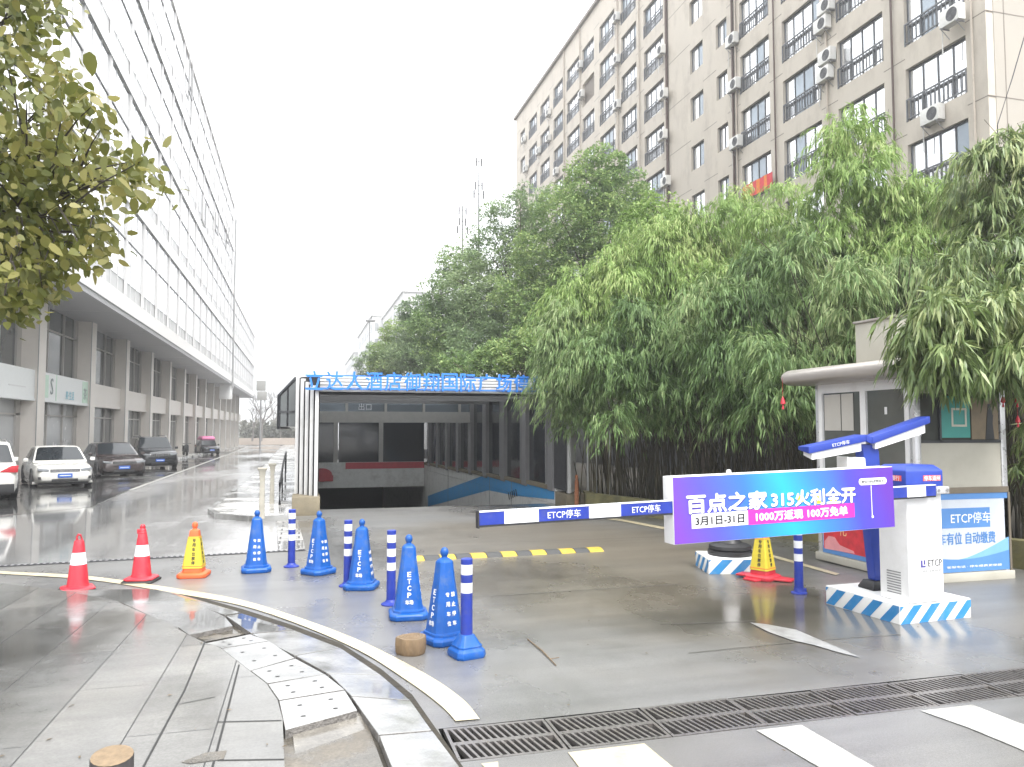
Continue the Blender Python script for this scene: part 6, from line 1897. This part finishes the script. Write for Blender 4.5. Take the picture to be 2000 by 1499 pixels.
tree('dark green shrub tree just above the white rails of the garage', (7.8, 24), [(1010, 700, 24.5, 1.0), (960, 712, 25, .8), (1070, 690, 24, 1.1), (900, 722, 26, .8)], 7000, .15, M['camphor'], 28)

# ------------------------------------------------------------------ near tree at the left edge
rng = np.random.default_rng(77); rq = random.Random(77)
nf = at_d(-560, 1500, 5.6)
ntree = T('broadleaf_tree', 'near tree with rounded yellow green leaves hanging in from the left edge', 'tree', (nf[0], nf[1], gz(nf[1])))
SPR = []      # spray centres in the picture with depth and leaf count
for poly, n, dep in (([(-120, -80), (60, -60), (75, 40), (60, 120), (-120, 140)], 70, 4.6), ([(-120, 130), (60, 130), (120, 150), (190, 190), (200, 260), (120, 290), (60, 260), (-120, 280)], 60, 4.5),
                     ([(-140, 270), (60, 270), (190, 280), (205, 360), (190, 440), (220, 500), (150, 520), (60, 540), (-140, 560)], 190, 4.6), ([(-100, 520), (60, 530), (140, 520), (120, 560), (60, 590), (0, 610), (-100, 620)], 52, 4.5),
                     ([(215, 345), (250, 315), (300, 310), (295, 345), (255, 375), (235, 390)], 13, 4.4), ([(60, 0), (110, -10), (120, 20), (85, 35)], 7, 4.8), ([(-140, 240), (0, 250), (120, 300), (120, 500), (-140, 560)], 60, 5.2)):
    SPR += [(x, y, d, r) for x, y, d, r in scatter(poly, n, dep, .1, int(dep * 100) + n)]
B, D, N, S = [], [], [], []
b = MB(); loc = Vector(ntree.location)
fork = Vector(at_d(-330, 330, 5.0)); mid2 = Vector(at_d(-60, 330, 4.8)); mid3 = Vector(at_d(-80, 60, 4.8)); mid4 = Vector(at_d(60, 440, 4.7))
b.tube([(0, 0, -.1), tuple((fork - loc) * .5 + Vector((.08, 0, 0))), tuple(fork - loc)], [.14, .11, .08], 10)
for q in (mid2, mid3, mid4): b.tube([tuple(fork - loc), tuple((fork + q) / 2 - loc + Vector((0, 0, .06))), tuple(q - loc)], [.06, .04, .022], 7)
tw = b
for x, y, d, r in SPR:
    c = Vector(at_d(x, y, d)); hub = min((mid2, mid3, mid4), key=lambda q: (q - c).length)
    s = hub.lerp(c, rq.uniform(.35, .75)) + Vector((rq.gauss(0, .05), rq.gauss(0, .05), rq.gauss(.03, .05)))
    if rq.random() < .55: tw.tube([tuple(s - loc), tuple((s + c) / 2 + Vector((0, 0, .02)) - loc), tuple(c - loc)], [.007, .005, .0025], 4, 1)
    k = rq.randint(10, 16)
    base = np.array(c) + rng.normal(0, .065, (k, 3))
    out = rng.normal(0, 1, (k, 3)) + np.array([.5, 0, -.75])
    B.append(base); D.append(out); N.append(rng.normal(0, 1, (k, 3)) + np.array([0, -.6, .6])); S.append(rng.uniform(.036, .088, k))
for q in (mid2, mid3, mid4):
    tw.tube([tuple(fork.lerp(q, .9) - loc), tuple(q - loc)], [.022, .015], 6, 1)
b.build('trunk', [M['bark'], M['twig_dark']], ntree)
B, D, N, S = map(np.concatenate, (B, D, N, S))
leaf_object('crown', B, D, N, S, S * .66, M['round_leaf'], ntree, bend=.12, shape='round')


# ------------------------------------------------------------------ far end of the street
def bare_tree(label, px, py, dep, h, seed, spread=1.0):
    rq = random.Random(seed); p = at_d(px, py, dep)
    t = T('bare_tree', label, 'tree', tuple(p), 0, 'bare trees at the end of the lane')
    b = MB()
    def grow(a, d, l, r, lv):
        e = a + d * l
        b.tube([tuple(a), tuple((a + e) / 2 + Vector((rq.gauss(0, .03), rq.gauss(0, .03), 0)) * l), tuple(e)], [r, r * .8, r * .6], 5 if lv < 3 else 3)
        if lv >= 5: return
        for k in range(3 if lv < 4 else 2):
            nd = (d + Vector((rq.gauss(0, .45) * spread, rq.gauss(0, .45) * spread, rq.uniform(-.05, .35)))).normalized()
            grow(e, nd, l * rq.uniform(.62, .82), r * .62, lv + 1)
    grow(Vector((0, 0, 0)), Vector((.05, 0, 1)), h * .26, h * .022, 0)
    b.build('branches', M['grey_bark'], t)
    return t


M['grey_bark'] = mat('far_bark', (.17, .155, .145), .9)
bare_tree('bare branching tree behind the grey pole sign at the end of the lane', 510, 862, 150, 13.5, 3)
bare_tree('smaller bare tree beside the end of the office building', 493, 862, 155, 10, 8)
bare_tree('bare tree half hidden by the garage glazing', 548, 862, 165, 9, 5)
p = at_d(508, 860, 105)
ps_ = T('pole_sign', 'grey two panel sign on a tall pole at the end of the lane', 'sign', (p[0], p[1], gz(p[1])))
b = MB(); b.tube([(0, 0, 0), (0, 0, 8)], .12, 8); b.build('pole', M['grey'], ps_)
zt = at_d(508, 765, 105)[2] - gz(p[1])
b = MB(); b.box(-.62, .62, -.12, .12, zt + .1, zt + 1.5); b.box(-.5, .78, -.12, .12, zt - 1.2, zt + .03); b.build('panel', mat('sign_grey', (.30, .30, .29), .5), ps_, bevel=.02)
# distant greenery, low wall and pale buildings closing the street
b = MB(); far = []
rng = np.random.default_rng(5)
B = []; 
for px in range(470, 600, 3):
    h = 826 + rng.uniform(-8, 10)
    for k in range(60): B.append(at_d(px + rng.uniform(-3, 3), rng.uniform(h, 864), 175 + rng.uniform(-8, 8)))
B = np.array(B); n = len(B)
o = leaf_object('far_hedge', B, rand_dirs(n, rng), rand_dirs(n, rng), rng.uniform(.6, 1.3, n), rng.uniform(.4, .8, n), leaf_mat('far_leaf', (.10, .105, .085), (.15, .15, .12), (.2, .19, .16), .2, .1), None)
tag(o, 'hazy line of distant bushes closing the end of the lane', 'bushes', kind='stuff')
a, e = at_d(465, 862, 160), at_d(600, 862, 160)
b = MB(); b.box(a[0], e[0], a[1] - .2, a[1] + .2, gz(160), gz(160) + 1.4)
tag(b.build('far_wall', mat('far_wall', (.42, .36, .31), .8)), 'low reddish wall across the far end of the lane', 'wall')
M['far_white'] = mat('far_white', (.66, .66, .65), .6, var=.04)
M['far_glass'] = mat('far_glass', (.30, .31, .32), .3)


def far_block(label, x0, x1, ytop, dep, cols, rows, slope=0):
    a, e = at_d(x0, ytop, dep), at_d(x1, ytop, dep)
    c = (a + e) / 2; w = abs(e[0] - a[0]) + 2; z0 = gz(c[1]) - 1; h = a[2] - z0
    t = T('far_building', label, 'building', (c[0], c[1], z0), 0, 'pale distant buildings')
    b = MB(); b.box(-w / 2, w / 2, 0, 40, 0, h); b.box(-w / 2 - .3, w / 2 + .3, -.3, 40.3, h, h + .4); b.box(-w / 4, w / 6, 4, 10, h + .4, h + 2.6); b.build('wall', M['far_white'], t, smooth=0)
    for r_ in range(rows):
        b = MB()
        for k in range(cols):
            x = -w / 2 + w * (k + .25) / cols; b.box(x, x + w * .5 / cols, -.04, .1, h - 1.4 - 3.1 * r_ - 1.6, h - 1.4 - 3.1 * r_)
        for k in range(8): b.box(-w / 2 - .04, -w / 2 + .1, 2 + 4.6 * k, 4.4 + 4.6 * k, h - 1.4 - 3.1 * r_ - 1.6, h - 1.4 - 3.1 * r_)
        b.build('window_row', M['far_glass'], t, smooth=0)
    return t


far_block('pale far building just left of the evergreen trees, with slanted roof line of windows', 738, 778, 618, 150, 4, 6)
far_block('pale far building behind the left end of the evergreen row, nearer one', 800, 860, 572, 120, 5, 6)
far_block('lowest pale far building peeping out above the garage corner', 700, 732, 690, 190, 3, 3)
# roof masts
M['mast'] = mat('mast_grey', (.06, .06, .065), .6)
def mast(label, px, py0, py1, dep, arms):
    p = at_d(px, py1, dep); zt = at_d(px, py0, dep)[2]
    t = T('antenna_mast', label, 'mast', (p[0], p[1], gz(p[1])), 0, 'antenna masts above the trees'); h = zt - gz(p[1])
    b = MB(); b.tube([(0, 0, 0), (0, 0, h)], [.13, .05], 6); b.build('pole', M['mast'], t)
    b = MB()
    for dz, w in arms:
        b.box(-w, w, -.02, .02, h - dz, h - dz + .04)
        for s in (-w, w): b.box(s - .06, s + .06, -.06, .06, h - dz - .4, h - dz + .35)
    b.build('antenna', M['mast'], t)
mast('tall thin antenna mast above the treetops left of the apartment block', 935, 305, 480, 70, [(.4, .25), (2.6, .3), (3.4, .45)])
mast('shorter antenna mast left of the tall one', 903, 400, 520, 75, [(.5, .35), (1.6, .3), (2.4, .5)])
p = at_d(722, 628, 95)
lp_ = T('street_lamp', 'grey lamp post with flat head before the far pale buildings', 'street lamp', (p[0], p[1], gz(p[1])))
b = MB(); b.tube([(0, 0, 0), (0, 0, p[2] - gz(p[1]))], [.1, .06], 6); b.build('pole', M['grey'], lp_)
b = MB(); b.box(-.5, .7, -.2, .2, p[2] - gz(p[1]) - .05, p[2] - gz(p[1]) + .2); b.build('lamp_head', M['grey'], lp_, bevel=.03)

# ================================================================== DAMP AIR
hz = bpy.data.materials.new('damp_air'); hz.use_nodes = True
ht = hz.node_tree; ht.nodes.clear()
ho = ht.nodes.new('ShaderNodeOutputMaterial'); hv = ht.nodes.new('ShaderNodeVolumePrincipled')
hv.inputs['Color'].default_value = (.97, .98, 1, 1); hv.inputs['Density'].default_value = .0019; hv.inputs['Anisotropy'].default_value = .3
ht.links.new(hv.outputs[0], ho.inputs['Volume'])
b = MB(); b.box(-165, 165, -35, 640, -10, 62)
tag(b.build('haze', hz, smooth=0), kind='stuff')
